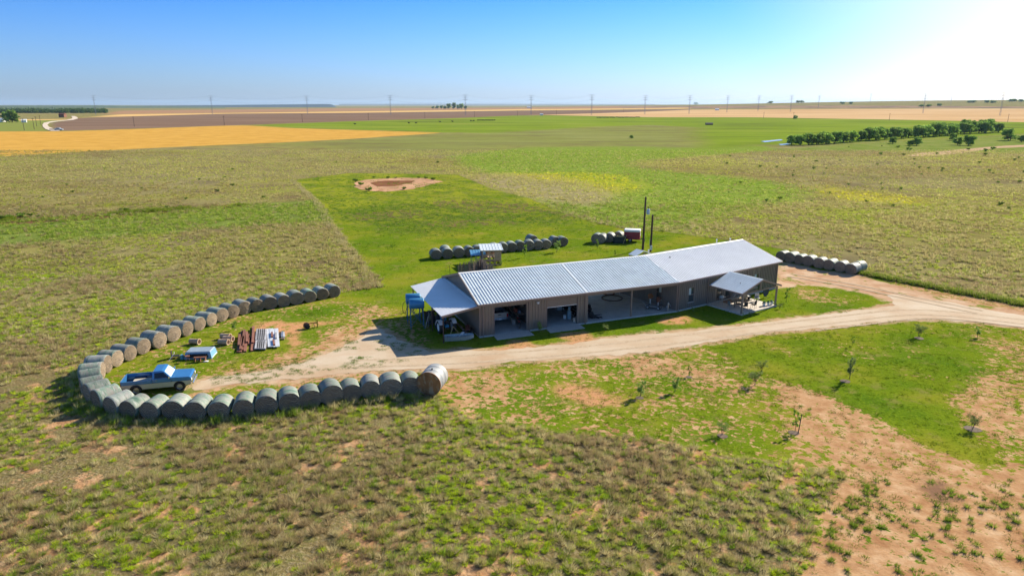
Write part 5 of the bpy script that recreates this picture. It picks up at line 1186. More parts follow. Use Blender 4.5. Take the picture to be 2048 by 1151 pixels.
o = thing('bicycle', CPt(9.0, -.45, PZ), R(AC+10), 'pale bicycle leaning by the wall at the back of the patio', 'bicycle')
for x in (-.5,.5): MB().lathe([(.32,-.02),(.34,0),(.32,.02),(.3,0),(.32,-.02)], (x,0,.34), 'y', 24).build('wheel', M_steel, o)
MB().path([(-.5,0,.34),(-.1,0,.36),(.3,0,.8),(-.2,0,.82),(-.1,0,.36)], .02).tube((.5,0,.34),(.3,0,.95),.02).build('frame', M_white, o); MB().box(-.32,-.1,-.06,.06,.84,.88).build('saddle', M_dark, o); MB().tube((.3,-.25,.97),(.3,.25,.97),.015).build('handlebar', M_steel, o)
o = thing('folded_parasol', CPt(11.6, -1.5, 0), 0, 'dark green folded parasol standing at the right of the patio', 'parasol'); MB().lathe([(.03,.9),(.16,1.05),(.13,1.8),(.02,2.2),(.001,2.2)], ax='z', n=12).build('canopy', mat('dark_green_cloth', (.06,.09,.05), .9), o, smooth=True); MB().tube((0,0,0),(0,0,.95),.025).build('pole', M_steel, o); MB().lathe([(.001,0),(.22,0),(.22,.06),(.001,.08)], ax='z', n=16).build('base', M_conc, o)
o = thing('egg_chair', CPt(12.4, -1.9, 0), R(AC), 'dark mesh round chair on the grass right of the patio', 'chair'); MB().lathe([(.5,-.02),(.53,0),(.5,.02),(.47,0),(.5,-.02)], (0,0,.72), 'y', 24).build('hoop', M_dark, o); MB().lathe([(.49,0),(.35,.16),(.001,.24)], (0,0,.72), 'y', 20).build('seat', mat('mesh_gray', (.10,.11,.10), .9), o); MB().tube((-.3,-.3,.0),(0,0,.22),.02).tube((.3,-.3,0),(0,0,.22),.02).tube((0,.35,0),(0,0,.22),.02).build('leg', M_dark, o)

# ------------------------------------------------------------------ behind the building
M_rblue = mat('blue_roof_sheet', (.10,.30,.48), .4, .3, var=.12); M_pall = mat('pallet_wood', (.44,.31,.215), .9, var=.25, scale=4)
p0 = at(984, 531); sd_ = empty('pallet_shed', (p0.x, p0.y, 0), R(8), 'small shed of pallet wood with square openings and a pale blue metal roof', 'shed')
w_, d_, h_ = 2.9, 2.1, 2.2
for y in (-.0, d_):
    for x in (-1.25, -.28, .42, 1.15): MB().box(x-.09, x+.09, y-.05, y+.05, 0, h_).build('post', M_pall, sd_)
m = MB()
for z in (.05, .7, 1.35, 1.95): m.box(-1.34, 1.24, -.075, -.052, z, z+.2)
m.box(.5, 1.2, -.078, -.05, .902, 1.348).box(.5, 1.2, -.078, -.05, 1.552, 1.9).build('front_boards', M_pall, sd_)
m = MB()
for z in np.arange(.05, 2.0, .3): m.box(-1.385, -1.345, .0, d_, z, z+.24)
m.build('left_wall', mat('dark_boards', (.16,.12,.10), .9), sd_)
m = MB()
for z in np.arange(.05, 2.0, .34): m.box(1.245, 1.28, .0, d_, z, z+.22)
m.build('right_wall', M_pall, sd_)
m = MB()
for z in (.05, 1.1, 1.95): m.box(-1.34, 1.24, d_+.052, d_+.08, z, z+.2)
m.build('back_boards', M_pall, sd_)
m = MB(); q = [(-1.6,-.4,h_), (1.5,-.4,h_), (1.5,d_+.3,h_+.35), (-1.6,d_+.3,h_+.35)]
m.add([(a,b,c-.04) for a,b,c in q] + q, [(0,3,2,1),(4,5,6,7),(0,1,5,4),(1,2,6,5),(2,3,7,6),(3,0,4,7)])
for k in range(8):
    x = -1.5 + k*.42; m.add([(x-.03,-.4,h_+.001),(x,-.4,h_+.04),(x+.03,-.4,h_+.001),(x-.03,d_+.3,h_+.351),(x,d_+.3,h_+.39),(x+.03,d_+.3,h_+.351)], [(0,1,4,3),(1,2,5,4),(0,2,1),(3,4,5)])
m.build('roof', M_roof, sd_)
MB().box(-1.3,1.2,.06,d_-.06,1.08,1.14).build('loft_floor', M_pall, sd_)
p0 = at(957.5, 528); cp = empty('coop', (p0.x, p0.y, 0), R(8), 'open frame coop with a blue sloping roof left of the pallet shed', 'coop')
for x in (-.95, -.3, .3, .9):
    for y in (0, 1.6): MB().box(x-.035,x+.035,y-.035,y+.035,0,1.28+y*.12).build('post', mat('coop_post', (.42,.38,.2), .8), cp)
MB().box(-.98,.93,-.04,-.01+.05,.75,.82).build('rail', M_pall, cp)
m = MB(); q = [(-1.1,-.35,1.32),(1.0,-.35,1.32),(1.0,1.9,1.62),(-1.1,1.9,1.62)]
m.add([(a,b,c-.03) for a,b,c in q] + q, [(0,3,2,1),(4,5,6,7),(0,1,5,4),(1,2,6,5),(2,3,7,6),(3,0,4,7)])
for k in range(6):
    x = -1.0 + k*.38; m.add([(x-.03,-.35,1.321),(x,-.35,1.36),(x+.03,-.35,1.321),(x-.03,1.9,1.621),(x,1.9,1.66),(x+.03,1.9,1.621)], [(0,1,4,3),(1,2,5,4),(0,2,1),(3,4,5)])
m.build('roof', M_rblue, cp)
# stick fence
fr = empty('stick_fence', at(917, 549), 0, 'rough fence of upright sticks in front of the coop', 'fence'); bx = at(917, 549)
pp = [(917,549),(935,547),(955,541),(962,538),(975,549),(990,556)]; P_ = [at(*q) - bx for q in pp]
m = MB(); m2 = MB()
for a_, b_ in zip(P_[:-1], P_[1:]):
    L_ = (b_-a_).length; k = max(2, int(L_/.085))
    for j in range(k):
        q = a_.lerp(b_, j/k); hh = rnd.uniform(1.15, 1.6); m.tube((q.x, q.y, 0), (q.x+rnd.uniform(-.08,.08), q.y+rnd.uniform(-.05,.05), hh), .05, .03, 5)
    for z in (.45, 1.0): m2.tube((a_.x,a_.y+.06,z),(b_.x,b_.y+.06,z),.03,n=5)
m.build('sticks', mat('gray_sticks', (.24,.18,.15), .9, var=.3), fr); m2.build('rail', M_pall, fr)
for i, (x, y) in enumerate(((900,554),(915,551))):
    q = at(x, y); tag(MB().tube((0,0,0),(0,0,1.5),.025,n=6).tube((0,0,1.501),(0,0,1.54),.035,n=6).build('fence_post', M_dark, None, loc=q), ['thin dark post left of the stick fence','thin dark post at the left end of the stick fence'][i], 'post')
# utility poles
M_pole = mat('creosote_pole', (.075,.04,.03), .85, var=.3, scale=2, vs=(4,4,.5))
q = at(1285.5, 499); zt = 7.9
o = empty('utility_pole', (q.x, q.y, 0), 0, 'tall dark utility pole with a gray transformer behind the roof', 'utility pole')
MB().tube((0,0,-.1),(.05,0,zt),.17,.12,10).build('pole', M_pole, o)
tf = MB().lathe([(.001,0),(.24,.02),(.25,.1),(.25,.72),(.2,.8),(.001,.82)], (.52,0,zt-2.6), 'z', 18).build('transformer', mat('transformer_gray', (.42,.50,.55), .5, .2), o, smooth=True); MB().tube((.52,0,zt-1.8),(.52,0,zt-1.45),.05).build('bushing', M_dark, tf); MB().box(.1,.3,-.05,.05,zt-2.3,zt-2.2).build('bracket', M_steel, o)
q = at(1301, 503); o = empty('utility_pole', (q.x, q.y, 0), 0, 'shorter dark utility pole with a white meter box at its foot', 'utility pole')
MB().tube((0,0,-.1),(.03,0,5.5),.16,.13,10).build('pole', M_pole, o); MB().box(-.17,.17,-.32,-.16,.3,.95).build('meter_box', M_white, o, bevel=.02); MB().tube((-.2,-.15,.95),(-.2,-.15,1.9),.04).build('conduit', M_steel, o)
# red trailer, wire bin
q = at(1266, 484.5); o = empty('cargo_trailer', (q.x, q.y+.9, 0), R(-14), 'small red enclosed trailer with a white top on the lawn behind the building', 'trailer')
Mrd = mat('faded_red', (.30,.03,.045), .5, var=.15, scale=1.5)
MB().box(-1.25,1.25,-.8,.8,.42,1.62).build('body', Mrd, o, bevel=.05); MB().box(-1.27,1.27,-.82,.82,1.622,1.95).build('top', M_white, o, bevel=.08); MB().box(1.252,1.262,-.6,.3,.9,1.55).build('front_panel', mat('pale_panel', (.5,.56,.56), .5), o)
for s_ in (-1,1): wheel(o, -.25, s_*.84, .32, .32, .2, s_, M_steel); MB().prism([(-.7,.5),(-.55,.72),(.05,.72),(.2,.5)], s_*.83-.12, s_*.83+.12).build('mudguard', Mrd, o)
MB().tube((1.25,-.4,.45),(1.95,0,.45),.04).tube((1.25,.4,.45),(1.95,0,.45),.04).tube((1.95,0,.5),(1.95,0,0),.035).build('tongue', M_dark, o)
q = at(1240, 487); o = empty('wire_bin', (q.x, q.y+.6, 0), R(-8), 'dark square wire bin with yellow scraps showing, left of the red trailer', 'bin')
m = MB()
for s_ in (-1,1): m.box(-.95,.95,s_*.62-.02,s_*.62+.02,.1,1.05).box(s_*.93-.02,s_*.93+.02,-.6,.6,.1,1.05)
m.build('panel', mat('dark_mesh', (.035,.04,.035), .9), o)
for x in (-.95,.95):
    for y in (-.63,.63): MB().box(x-.04,x+.04,y-.04,y+.04,0,1.15).build('post', M_dark, o)
MB().blob((.1,0,.85),(.7,.45,.3),3,12,8,.3).build('fill', mat('yellow_scrap', (.50,.36,.06), .8, var=.5, scale=3, c2=(.2,.15,.1)), o)
tag(MB().tube((0,0,0),(.55,.5,1.2),.03).tube((.55,.5,1.2),(.6,.55,1.25),.04).build('leaning_pole', M_ybar, None, loc=at(1245.5, 488.5)), 'thin yellow pole leaning on the wire bin', 'pole')

# ------------------------------------------------------------------ saplings, trees and shrubs
def leafcloud(centres, n, size, cols_, flat=.0):
    # centres: list of (x,y,z,rx,rz); leaf-sized faces through the crown's volume
    cs = np.array(centres); idx = rng.integers(0, len(cs), n); c = cs[idx]
    d = rng.normal(size=(n, 3)); d /= np.linalg.norm(d, axis=1)[:, None]; r = rng.random(n)**(.45)
    p = c[:, :3] + d * r[:, None] * np.stack([c[:, 3], c[:, 3], c[:, 4]], 1)
    a = rng.normal(size=(n, 3)); a /= np.linalg.norm(a, axis=1)[:, None]
    b = np.cross(a, rng.normal(size=(n, 3))); b /= np.linalg.norm(b, axis=1)[:, None] + 1e-9
    s = size * rng.uniform(.6, 1.4, (n, 1))
    v = np.stack([p - a*s*.5, p + b*s*.45, p + a*s*.5, p - b*s*.45], 1)
    cc = np.array(cols_)[(idx * 7 + rng.integers(0, 2, n)) % len(cols_)] * rng.uniform(.75, 1.25, (n, 1))
    return v.reshape(-1, 3), np.repeat(cc, 4, 0)
def tree_proto(name, h, cw, ch, ntr, nl, ls, cols_, seed, trunkr=.12, base=.25, nb=8, label=None, cat='tree', group=None, bark=None):
    global rng
    rng = np.random.default_rng(seed); rr = random.Random(seed)
    root = empty(name, (0, 0, 0), 0, label, cat, group); m = MB(); cs = []
    for t in range(ntr):
        a0 = rr.uniform(0, 6.28); lean_ = .0 if ntr == 1 else .22
        tx, ty = math.cos(a0)*h*lean_*.4, math.sin(a0)*h*lean_*.4; zt = h*base if ntr == 1 else h*base*.8
        p0 = (math.cos(a0)*trunkr*(ntr > 1), math.sin(a0)*trunkr*(ntr > 1), -.05); p1 = (tx, ty, zt)
        m.tube(p0, p1, trunkr, trunkr*.75, 7)
        for b_ in range(nb):
            a = rr.uniform(0, 6.28); rr1 = cw*rr.uniform(.25, .85)*(1 if ntr == 1 else .8); z = h - ch*rr.uniform(.08, .85)
            q = (tx + math.cos(a)*rr1, ty + math.sin(a)*rr1, z); mid_ = ((p1[0]+q[0])/2, (p1[1]+q[1])/2, (p1[2]+q[2])/2 + .06*h)
            m.tube(p1, mid_, trunkr*.5, trunkr*.32, 5, False).tube(mid_, q, trunkr*.32, trunkr*.1, 5, False)
            cs.append((q[0], q[1], q[2], cw*rr.uniform(.16, .40), ch*rr.uniform(.09, .22)))
    m.build('trunk', bark or mat('bark', (.10,.075,.055), .95, var=.3), root)
    v, c = leafcloud(cs, nl, ls, cols_)
    cr = npmesh('crown', v, np.arange(len(v)).reshape(-1, 4), M_leaf, c); cr.parent = root
    return root
G1c = [(.18,.29,.06), (.25,.36,.08), (.33,.43,.12)]; G2c = [(.19,.32,.07), (.27,.41,.08), (.36,.48,.11)]; G3c = [(.20,.32,.05), (.28,.42,.06), (.15,.25,.04)]
placed = {}
hh_s = True
def put(pr, px, py, h, label, group=None, rz=None, wide=1.0, z=0.0):
    key = pr.name; first = key not in placed; placed[key] = 1
    o = pr if first else copy_tree(pr); p = at(px, py) if px is not None else None
    if hh_s and h > 1.0: h = h * .75
    s = h / PH[key]
    o.location = (p.x, p.y, p.z + z); o.scale = (s*wide, s*wide, s); o.rotation_euler = (0, 0, rnd.uniform(0, 6.28))
    for k in ('label', 'group'):
        if k in o: del o[k]
    return tag(o, label, 'tree', group)
PH = {}
def proto(*a, **k):
    o = tree_proto(*a, **k); PH[o.name] = a[1]; o['h0'] = a[1]; return o
sapA = proto('sapling', 1.9, .75, 1.4, 2, 1100, .09, G1c, 51, .025, .3, 9)
sapB = proto('sapling', 2.0, .42, 1.6, 1, 520, .085, G3c, 52, .022, .3, 10)
sapC = proto('sapling', 1.5, .95, 1.0, 3, 900, .07, [(.22,.28,.09), (.28,.34,.12), (.18,.24,.07)], 53, .022, .3, 8)
young = proto('young_tree', 3.0, .55, 2.4, 1, 1300, .09, [(.19,.26,.09), (.25,.32,.12), (.31,.38,.16)], 54, .045, .25, 14)
for pr, x, y, hh, lb in ((sapA,1280,792,1.7,'bushy green sapling at the right end of the bare dirt patch'), (sapA,1349,783,1.5,'wide leafy sapling between two others below the drive'), (sapB,1378,752,1.3,'small upright sapling just below the gravel drive'),
    (sapC,1510,769,1.6,'spreading feathery sapling with a dark shadow, mid right lawn'), (sapC,1523,742,1.0,'thin low sapling just behind the spreading feathery one'), (sapB,1590,862,2.0,'thin pale sapling tied beside a dark stake'),
    (sapC,1444,868,1.2,'wispy sapling on a mulch ring in the front grass'), (young,1699,757,2.6,'tallest young tree on the right lawn, with gray green feathery leaves'), (sapB,1705,690,1.2,'small faint sapling above the tallest young tree'),
    (sapC,1838,673,1.7,'bare stemmed young sapling on the far right lawn below the drive'), (sapC,1945,856,1.4,'sparse sapling on a dark mulch spot at the right edge of the grass'), (sapA,1955,674,1.0,'low leafy sapling on the patchy grass at far right'),
    (sapB,1050,515,2.6,'thin bare sapling behind the garage roof, left of the leafy one'), (sapA,1113,504,2.3,'leafy sapling in front of the back bale row'), (sapB,1194,499,2.2,'narrow leafy sapling in front of the small bale cluster'),
    (sapB,1572,604,2.3,'bright green sapling on the lawn right of the patio'), (sapC,1211,662,.7,'tiny sapling in the grass before the breezeway'), (sapA,1079,664,1.0,'dark green bush against the wall between the two garage bays'),
    (sapA,1386,624,.55,'round low bush by the foundation near the living block corner'), (sapB,1549,604,.6,'small dark plant on the grass behind the right porch post'), (sapC,1559,617,.6,'tuft of straw coloured plant right of the right porch post'),
    (sapB,1486,635,.55,'pale little plant at the foot of the left porch post'), (sapC,1500,632,.45,'tiny dark plant on the grass before the patio slab'), (sapA,1002,533,.9,'dark bush at the right corner of the pallet shed'),
    (sapB,1230,512,.9,'tiny sapling on the lawn behind the breezeway roof'), (sapA,468,660,1.2,'wispy green weed clump in front of the far bale row')):
    put(pr, x, y, hh, lb)
p = at(1596, 866); tag(MB().tube((0,0,0),(.12,.05,1.35),.03,.03,6).build('plant_stake', M_dark, None, loc=(p.x,p.y,0)), 'dark stake beside the thin pale sapling in the front grass', 'stake')
M_mulch = mat('mulch', (.13,.09,.065), .95, var=.3, scale=5)
for x, y, r_ in ((1588,865,.35),(1444,871,.35),(1945,858,.5),(1690,762,.35),(1838,676,.4),(1378,754,.25),(1280,795,.3)):
    p = at(x, y); sheet('mulch_patch', [(p.x+r_*math.cos(a), p.y+r_*math.sin(a)) for a in [k*.52 for k in range(12)]], M_mulch, .02, .12, .2, int(x))
hh_s = False
# tall weeds against the near bales and along the far right fence line
rng = np.random.default_rng(5)
cx_, cy_, hh_ = [], [], []
for (bx, by) in BALES[22:]:
    k = 9; cx_ += list(bx + rng.normal(0, .6, k)); cy_ += list(by - 1.05 - rng.random(k)*.7); hh_ += list(rng.uniform(.3, .85, k))
for (bx, by) in BALES[18:26]:
    k = 8; cx_ += list(bx - 1.0 - rng.random(k)*.7); cy_ += list(by + rng.normal(0, .6, k)); hh_ += list(rng.uniform(.3, .7, k))
px_, py_ = np.array(cx_), np.array(cy_); n_ = len(px_); f = rng.random((n_, 1))
blades('tall_grass', px_, py_, np.array(hh_), np.full(n_, .26), np.where(f < .6, GREEN*.8, STRAW), 42, .03, .4, 'tall grass growing against the outer side of the bale loop')
x0, y0 = at(1725, 548)[:2]; x1, y1 = at(2120, 624)[:2]; n_ = 900; t_ = rng.random(n_)
px_ = x0 + (x1-x0)*t_ + rng.normal(0, .35, n_); py_ = y0 + (y1-y0)*t_ + rng.normal(0, .35, n_)
blades('tall_grass', px_, py_, rng.uniform(.3, .75, n_), np.full(n_, .4), np.where(rng.random((n_, 1)) < .7, GREEN*.65, OLIVE), 14, .07, .4, 'dark green verge of tall grass along the prairie edge at right')
gx0, gy0 = at(0, 440)[:2]; gx1, gy1 = at(480, 411)[:2]; n_ = 1500; t_ = rng.random(n_)
px_ = gx0 + (gx1-gx0)*t_ + rng.normal(0, .8, n_); py_ = gy0 + (gy1-gy0)*t_ + rng.normal(0, .8, n_) + 2.6*(vnoise(t_*50, t_*0, .6, 1)-.5)
kp = vnoise(px_, py_, .12, 3) > .38; px_, py_ = px_[kp], py_[kp]; n_ = len(px_)
blades('tall_grass', px_, py_, rng.uniform(.3, .8, n_), np.full(n_, .5), np.where(rng.random((n_, 1)) < .7, GREEN*.6, LIME*.6), 12, .12, .4, 'dark green weeds along the upper edge of the left gully')
# the far creek line of trees
tp = [proto('tree', 6.5, 3.9, 6.2, 2, 2300, .55, G2c, 61, .16, .16, 14), proto('tree', 6.2, 3.6, 5.9, 2, 2200, .52, [(.17,.31,.06), (.25,.41,.075), (.34,.47,.10)], 62, .2, .16, 15), proto('tree', 7.2, 3.8, 6.9, 2, 2400, .55, [(.13,.24,.06), (.20,.33,.07), (.28,.40,.09)], 63, .18, .16, 15)]
row = [(1583,289,19),(1600,290,22),(1618,290,24),(1634,289,22),(1652,288,23),(1668,287,22),(1686,285,22),(1700,284,20),(1720,282,20),(1736,281,22),(1752,280,24),(1770,279,20),(1786,278,19),(1802,276.5,21),(1818,276,18),(1834,275,19),(1848,274,20),(1864,273,21),(1880,272,22),(1896,271,19),(1910,270,18),(1926,268,20),(1940,267,21),(1956,266.5,20),(1970,266,22),(1985,265,17),(1996,265,14),(1590,286,18),(1643,284,18),(1742,277,18),(1790,273,18),(1841,270,17),(1873,268,22),(1888,266,20),(1932,263,19),(1948,263,19),(1966,262,20)]
for i, (x, y, hp) in enumerate(row):
    p = at(x, y); dist = math.hypot(p.x, p.y); hm = hp/F*dist
    put(tp[i % 3], x, y, hm*rnd.uniform(.8, 1.05), f'dark green tree in the long tree row, {ORD[i+1]} from its left end' if i < 20 else (f'dark green tree in the long tree row, {ORD[27-i]} from its right end' if i < 27 else f'dark tree standing in the second line behind the tree row, {ORD[i-26]} from the left'), 'trees along the creek', wide=1.3)
for x, y, hp, lb in ((1590,238,6,'round dark tree standing alone before the tan field'),(1785,287,11,'round dark bush alone in front of the tree row'),(1832,291,13,'open bushy tree in the scrub, left of the others'),(1936,291,15,'broad bushy tree in the right scrub by the pale creek'),(1916,290,12,'low bushy tree touching the broad one by the pale creek'),(2018,281,17,'flat topped tree at the far right edge by the pale creek'),(1906,281,11,'small bushy tree between the tree row and the scrub'),(2044,284,10,'bushy tree cut by the right edge of the picture'),(1820,291,9,'small bush touching the open bushy tree in the scrub'),
        (1263,277,6,'small bare looking tree alone on the pasture')):
    p = at(x, y); dist = math.hypot(p.x, p.y); put(tp[0 if hp < 14 else 1], x, y, hp/F*dist*1.1, lb, wide=1.25)
# grove on the horizon and the far left trees
for i, (x, y, hp) in enumerate(((866,217.5,4),(874,217.5,5),(882,217.5,5),(890,218,5),(898,218,9),(907,218,10),(916,218,7),(923,218,9),(930,218,5))):
    p = at(x, y); put(tp[i % 3], x, y, hp/F*math.hypot(p.x, p.y)*1.15, f'dark tree in the lone grove on the horizon, {ORD[i+1]} from the left', 'trees of the grove on the horizon', wide=.9 if hp > 6 else 1.4)
for i, (x, y, hp, lb) in enumerate(((12,244.5,14,'dark round tree at the far left, leftmost of the farm clump'),(24,245,17,'dark round tree in the middle of the far left farm clump'),(34,245,13,'dark round tree at the right of the far left farm clump'))):
    p = at(x, y); put(tp[2], x, y, hp/F*math.hypot(p.x, p.y)*1.1, lb, wide=1.0)
for i, (x, y) in enumerate(((1392,207),(1540,207),(1596,206),(1603,205.5),(1684,208.5),(1700,208.5),(1842,214),(1856,214),(1880,212.5),(1938,206),(1945,206),(1975,206),(1985,206.5),(2020,203.5),(2030,203.5),(2042,204))):
    p = at(x, y); put(tp[i % 3], x, y, 3.6/F*math.hypot(p.x, p.y)*1.15, f'tiny dark tree clump on the far right plain near the horizon, {ORD[i+1]} from the left', 'tiny trees on the far plain', wide=2.4)
# scattered shrubs on the rough ground at right
shrub = proto('shrub', 1.3, 1.2, 1.1, 3, 420, .24, [(.16,.27,.04), (.22,.34,.06), (.28,.38,.09)], 71, .05, .2, 6, cat='shrub'); shrub2 = proto('shrub', 1.0, 1.1, .8, 3, 500, .24, [(.16,.26,.03), (.22,.32,.05), (.12,.19,.03)], 72, .04, .2, 6, cat='shrub')
rs = random.Random(3); spots = []
TN = ['', '', 'twenty', 'thirty', 'forty', 'fifty', 'sixty', 'seventy', 'eighty', 'ninety']
def ordw(n):
    if n <= 20: return ORD[n]
    return (TN[n//10][:-1] + 'ieth') if n % 10 == 0 else TN[n//10] + '-' + ORD[n % 10]
while len(spots) < 74:
    x = rs.uniform(1440, 2060); y = rs.uniform(292, 345) if rs.random() < .55 else rs.uniform(292, 420)
    if x < 1600 and y < 303: continue
    spots.append((x, y))
spots.sort()
for i, (x, y) in enumerate(spots):
    o = put(shrub if i % 2 else shrub2, x, y, (rs.uniform(.5, 1.5) if y < 312 and x > 1700 else rs.uniform(.3, .75)), f'low green shrub on the rough ground at right, {ordw(i+1)} of the scatter from the left' if y < 345 else f'small green shrub on the brown prairie at right, {ordw(i+1)} of the scatter from the left', 'shrubs on the rough ground at right' if y < 345 else 'small shrubs on the right prairie'); o['category'] = 'shrub'
for i, x in enumerate(sorted(rs.uniform(0, 430) for _ in range(14))):
    y = 438 - (x/430)*26 + rs.uniform(-3, 2.5)
    o = put(shrub2 if i % 3 else shrub, x, y, rs.uniform(.4, .8), f'low green shrub along the shallow gully at left, {ORD[i+1]} from the left', 'shrubs along the left gully'); o['category'] = 'shrub'
for i, x in enumerate(sorted(rs.uniform(0, 900) for _ in range(26))):
    y = rs.uniform(300, 400)
    if sdf(Z['yard'], *[np.array([q]) for q in at(x, y)[:2]])[0] > -2: continue
    o = put(shrub2, x, y, rs.uniform(.3, .7), f'small green tuft like shrub on the wide left prairie, {ordw(i+1)} from the left', 'small shrubs on the left prairie'); o['category'] = 'shrub'
for i, (x, y, s_) in enumerate(sorted(((722,371,.9),(738,382.5,1.0),(808,379.5,.7),(712,364,.9),(748,356,.5),(866,361,.8),(776,357,.6),(792,357,.5),(838,357,.6),(852,358,.7)))):
    o = put(shrub2, x, y, s_, f'small green weed bush on the rim of the dry pond, {ORD[i+1]} from the left', 'weed bushes round the dry pond'); o['category'] = 'shrub'
# black birds / cattle on the green field
M_cow = mat('black_hide', (.015,.014,.014), .8)
cw = empty('cow', (0,0,0), 0, None, 'cow'); m = MB()
m.prism([(-1.05,.75),(-.6,.62),(.5,.60),(.85,.78),(1.1,1.15),(1.45,1.2),(1.6,1.02),(1.68,1.1),(1.5,1.42),(1.2,1.5),(.8,1.42),(-.9,1.38),(-1.1,1.2)], -.3, .3)
for x in (-.85,.65):
    for y in (-.2,.2): m.tube((x,y,.75),(x+.03,y,.4),.12,.07,7).tube((x+.03,y,.4),(x,y,0),.065,.06,7)
m.tube((-1.08,0,1.25),(-1.2,0,.6),.03,.02,5).blob((-.1,0,1.02),(.85,.42,.42),4,12,8,.04).build('body', M_cow, cw, bevel=.03)
cpos = [(818,247.5),(832,247.5),(880,245),(905,244.5),(942,243),(947,243.2),(710,249.5)] + [(956+i*3.6, 242+.05*(i % 3)) for i in range(10)] + [(1195+i*3.1+rs.uniform(-.8,.8), 236.6-.03*i+rs.uniform(-.35,.35)) for i in range(28)]
for i, (x, y) in enumerate(cpos):
    o = cw if i == 0 else copy_tree(cw); o.location = at(x, y); o.rotation_euler = (0,0,rs.choice([0, 3.1, .4, 2.6])); s_ = 1.15; o.scale = (s_,)*3
    if i < 7: tag(o, f'black cow grazing apart on the green field, {ORD[i+1]} from the left' if i < 6 else 'black cow alone near the left end of the green field', 'cow', 'cattle on the green field')
    elif i < 17: tag(o, f'black cow in the tight line on the green field, {ORD[i-6]} from the left', 'cow', 'cattle in the short line')
    else: tag(o, f'black cow in the long loose herd on the far green field, {ordw(i-16)} from the left', 'cow', 'cattle in the long herd')
# far poles along the road
up_ = empty('far_pole', (0,0,0)); MB().tube((0,0,0),(0,0,9.6),.22,.16,6).build('pole', M_pole, up_); MB().box(-1.1,1.1,-.08,.08,8.9,9.1).build('crossarm', M_pole, up_)
for i, (x, y) in enumerate(((49,261),(69,259),(74,253),(82,250),(269,253.5),(449,250.5),(605,245),(737,240.5),(850,237.5),(949,234.8),(1035,231.8),(1113,229.5),(1182,227),(1247,225),(1527,237),(1586.5,238),(1778,241.5),(2015,244))):
    o = up_ if i == 0 else copy_tree(up_); o.location = at(x, y); o.rotation_euler = (0,0,.3)
    tag(o, (f'thin wooden power pole by the far left road, {ORD[i+1]} from the left' if i < 4 else (f'thin wooden power pole along the field edge, {ORD[i-3]} from the left' if i < 14 else f'thin wooden power pole before the tan field, {ORD[i-13]} from the left')), 'utility pole', 'wooden poles across the fields')
# transmission line on the horizon
M_gal = mat('dull_steel', (.24,.26,.30), .6, .4); TH = 40.0
tw = empty('transmission_tower', (0,0,0)); m = MB()
m.tube((-.9,0,0),(-.9,0,TH*.97),.28,.2,6).tube((.9,0,0),(.9,0,TH*.97),.28,.2,6)
for k in range(6): m.tube((-.9,0,5+k*5.6),(.9,0,8+k*5.6),.16,.16,4)
m.build('pole', M_gal, tw); 
for z in (TH*.97, TH*.86, TH*.75): MB().tube((-5.2,0,z),(5.2,0,z),.22,.22,6).build('crossarm', M_gal, tw)
towers = []
TP = [(217.5,226.5,192),(443.5,225.5,193),(628,219.5,193),(789,219.5,192),(934,214.5,191),(1061,214,192),(1178,213,191),(1281,211,192),(1367,208.5,192),(1440,208,192.5),(1500,207.5,192.5),(1563,208,191.5),(1616,208.8,192),(1715,208.8,192.5),(1820,210,189),(1970,207.5,187)]
for i, (x, yb, yt) in enumerate(TP):
    D_ = (TH - 21) * F / (209 - yt); D_ = min(D_, 2300 - 0*i); p = Vector(((x-1024)/F*D_*1.0, D_, 0))
    # rise of the land lifts the right hand towers
    for _ in range(8):
        z = float(terr(p.x, p.y)); D_ = (TH + z - 21) * F / max(4, (209 - yt)); D_ = min(D_, 3600); p = Vector(((x-1024)/F*D_*.966, D_*.966, z))
    o = tw if i == 0 else copy_tree(tw); o.location = p; o.rotation_euler = (0,0,R(-8)); towers.append(p)
    tag(o, f'tall steel transmission pole on the horizon, {ORD[i+1]} from the left', 'pylon', 'transmission poles on the horizon')
for i in range(len(towers)-1):
    a, b = towers[i], towers[i+1]; mb = MB()
    for z in (TH*.97, TH*.75):
        pts_ = [(a.lerp(b, k/8).x - a.x, a.lerp(b, k/8).y - a.y, a.lerp(b, k/8).z - a.z + z - 26*(k/8)*(1-k/8)) for k in range(9)]
        for q, r2 in zip(pts_[:-1], pts_[1:]): mb.tube(q, r2, .07, .07, 4, False)
    o = mb.build('power_line', M_gal, None, loc=a); tag(o, f'sagging power lines between the {ORD[i+1]} and {ORD[i+2]} transmission poles from the left', 'power line', 'power lines on the horizon')
p = at(1901, 208.5); D_ = math.hypot(p.x, p.y); hm = 38/F*D_; tag(MB().tube((0,0,0),(0,0,hm),.5,.35,5).tube((0,0,hm*.999),(hm*.25,0,0),.06,.06,4).tube((0,0,hm*.999),(-hm*.25,0,0),.06,.06,4).build('radio_mast', mat('pale_mast', (.45,.40,.42), .6), None, loc=p), 'very tall thin guyed mast at the right of the horizon', 'mast')
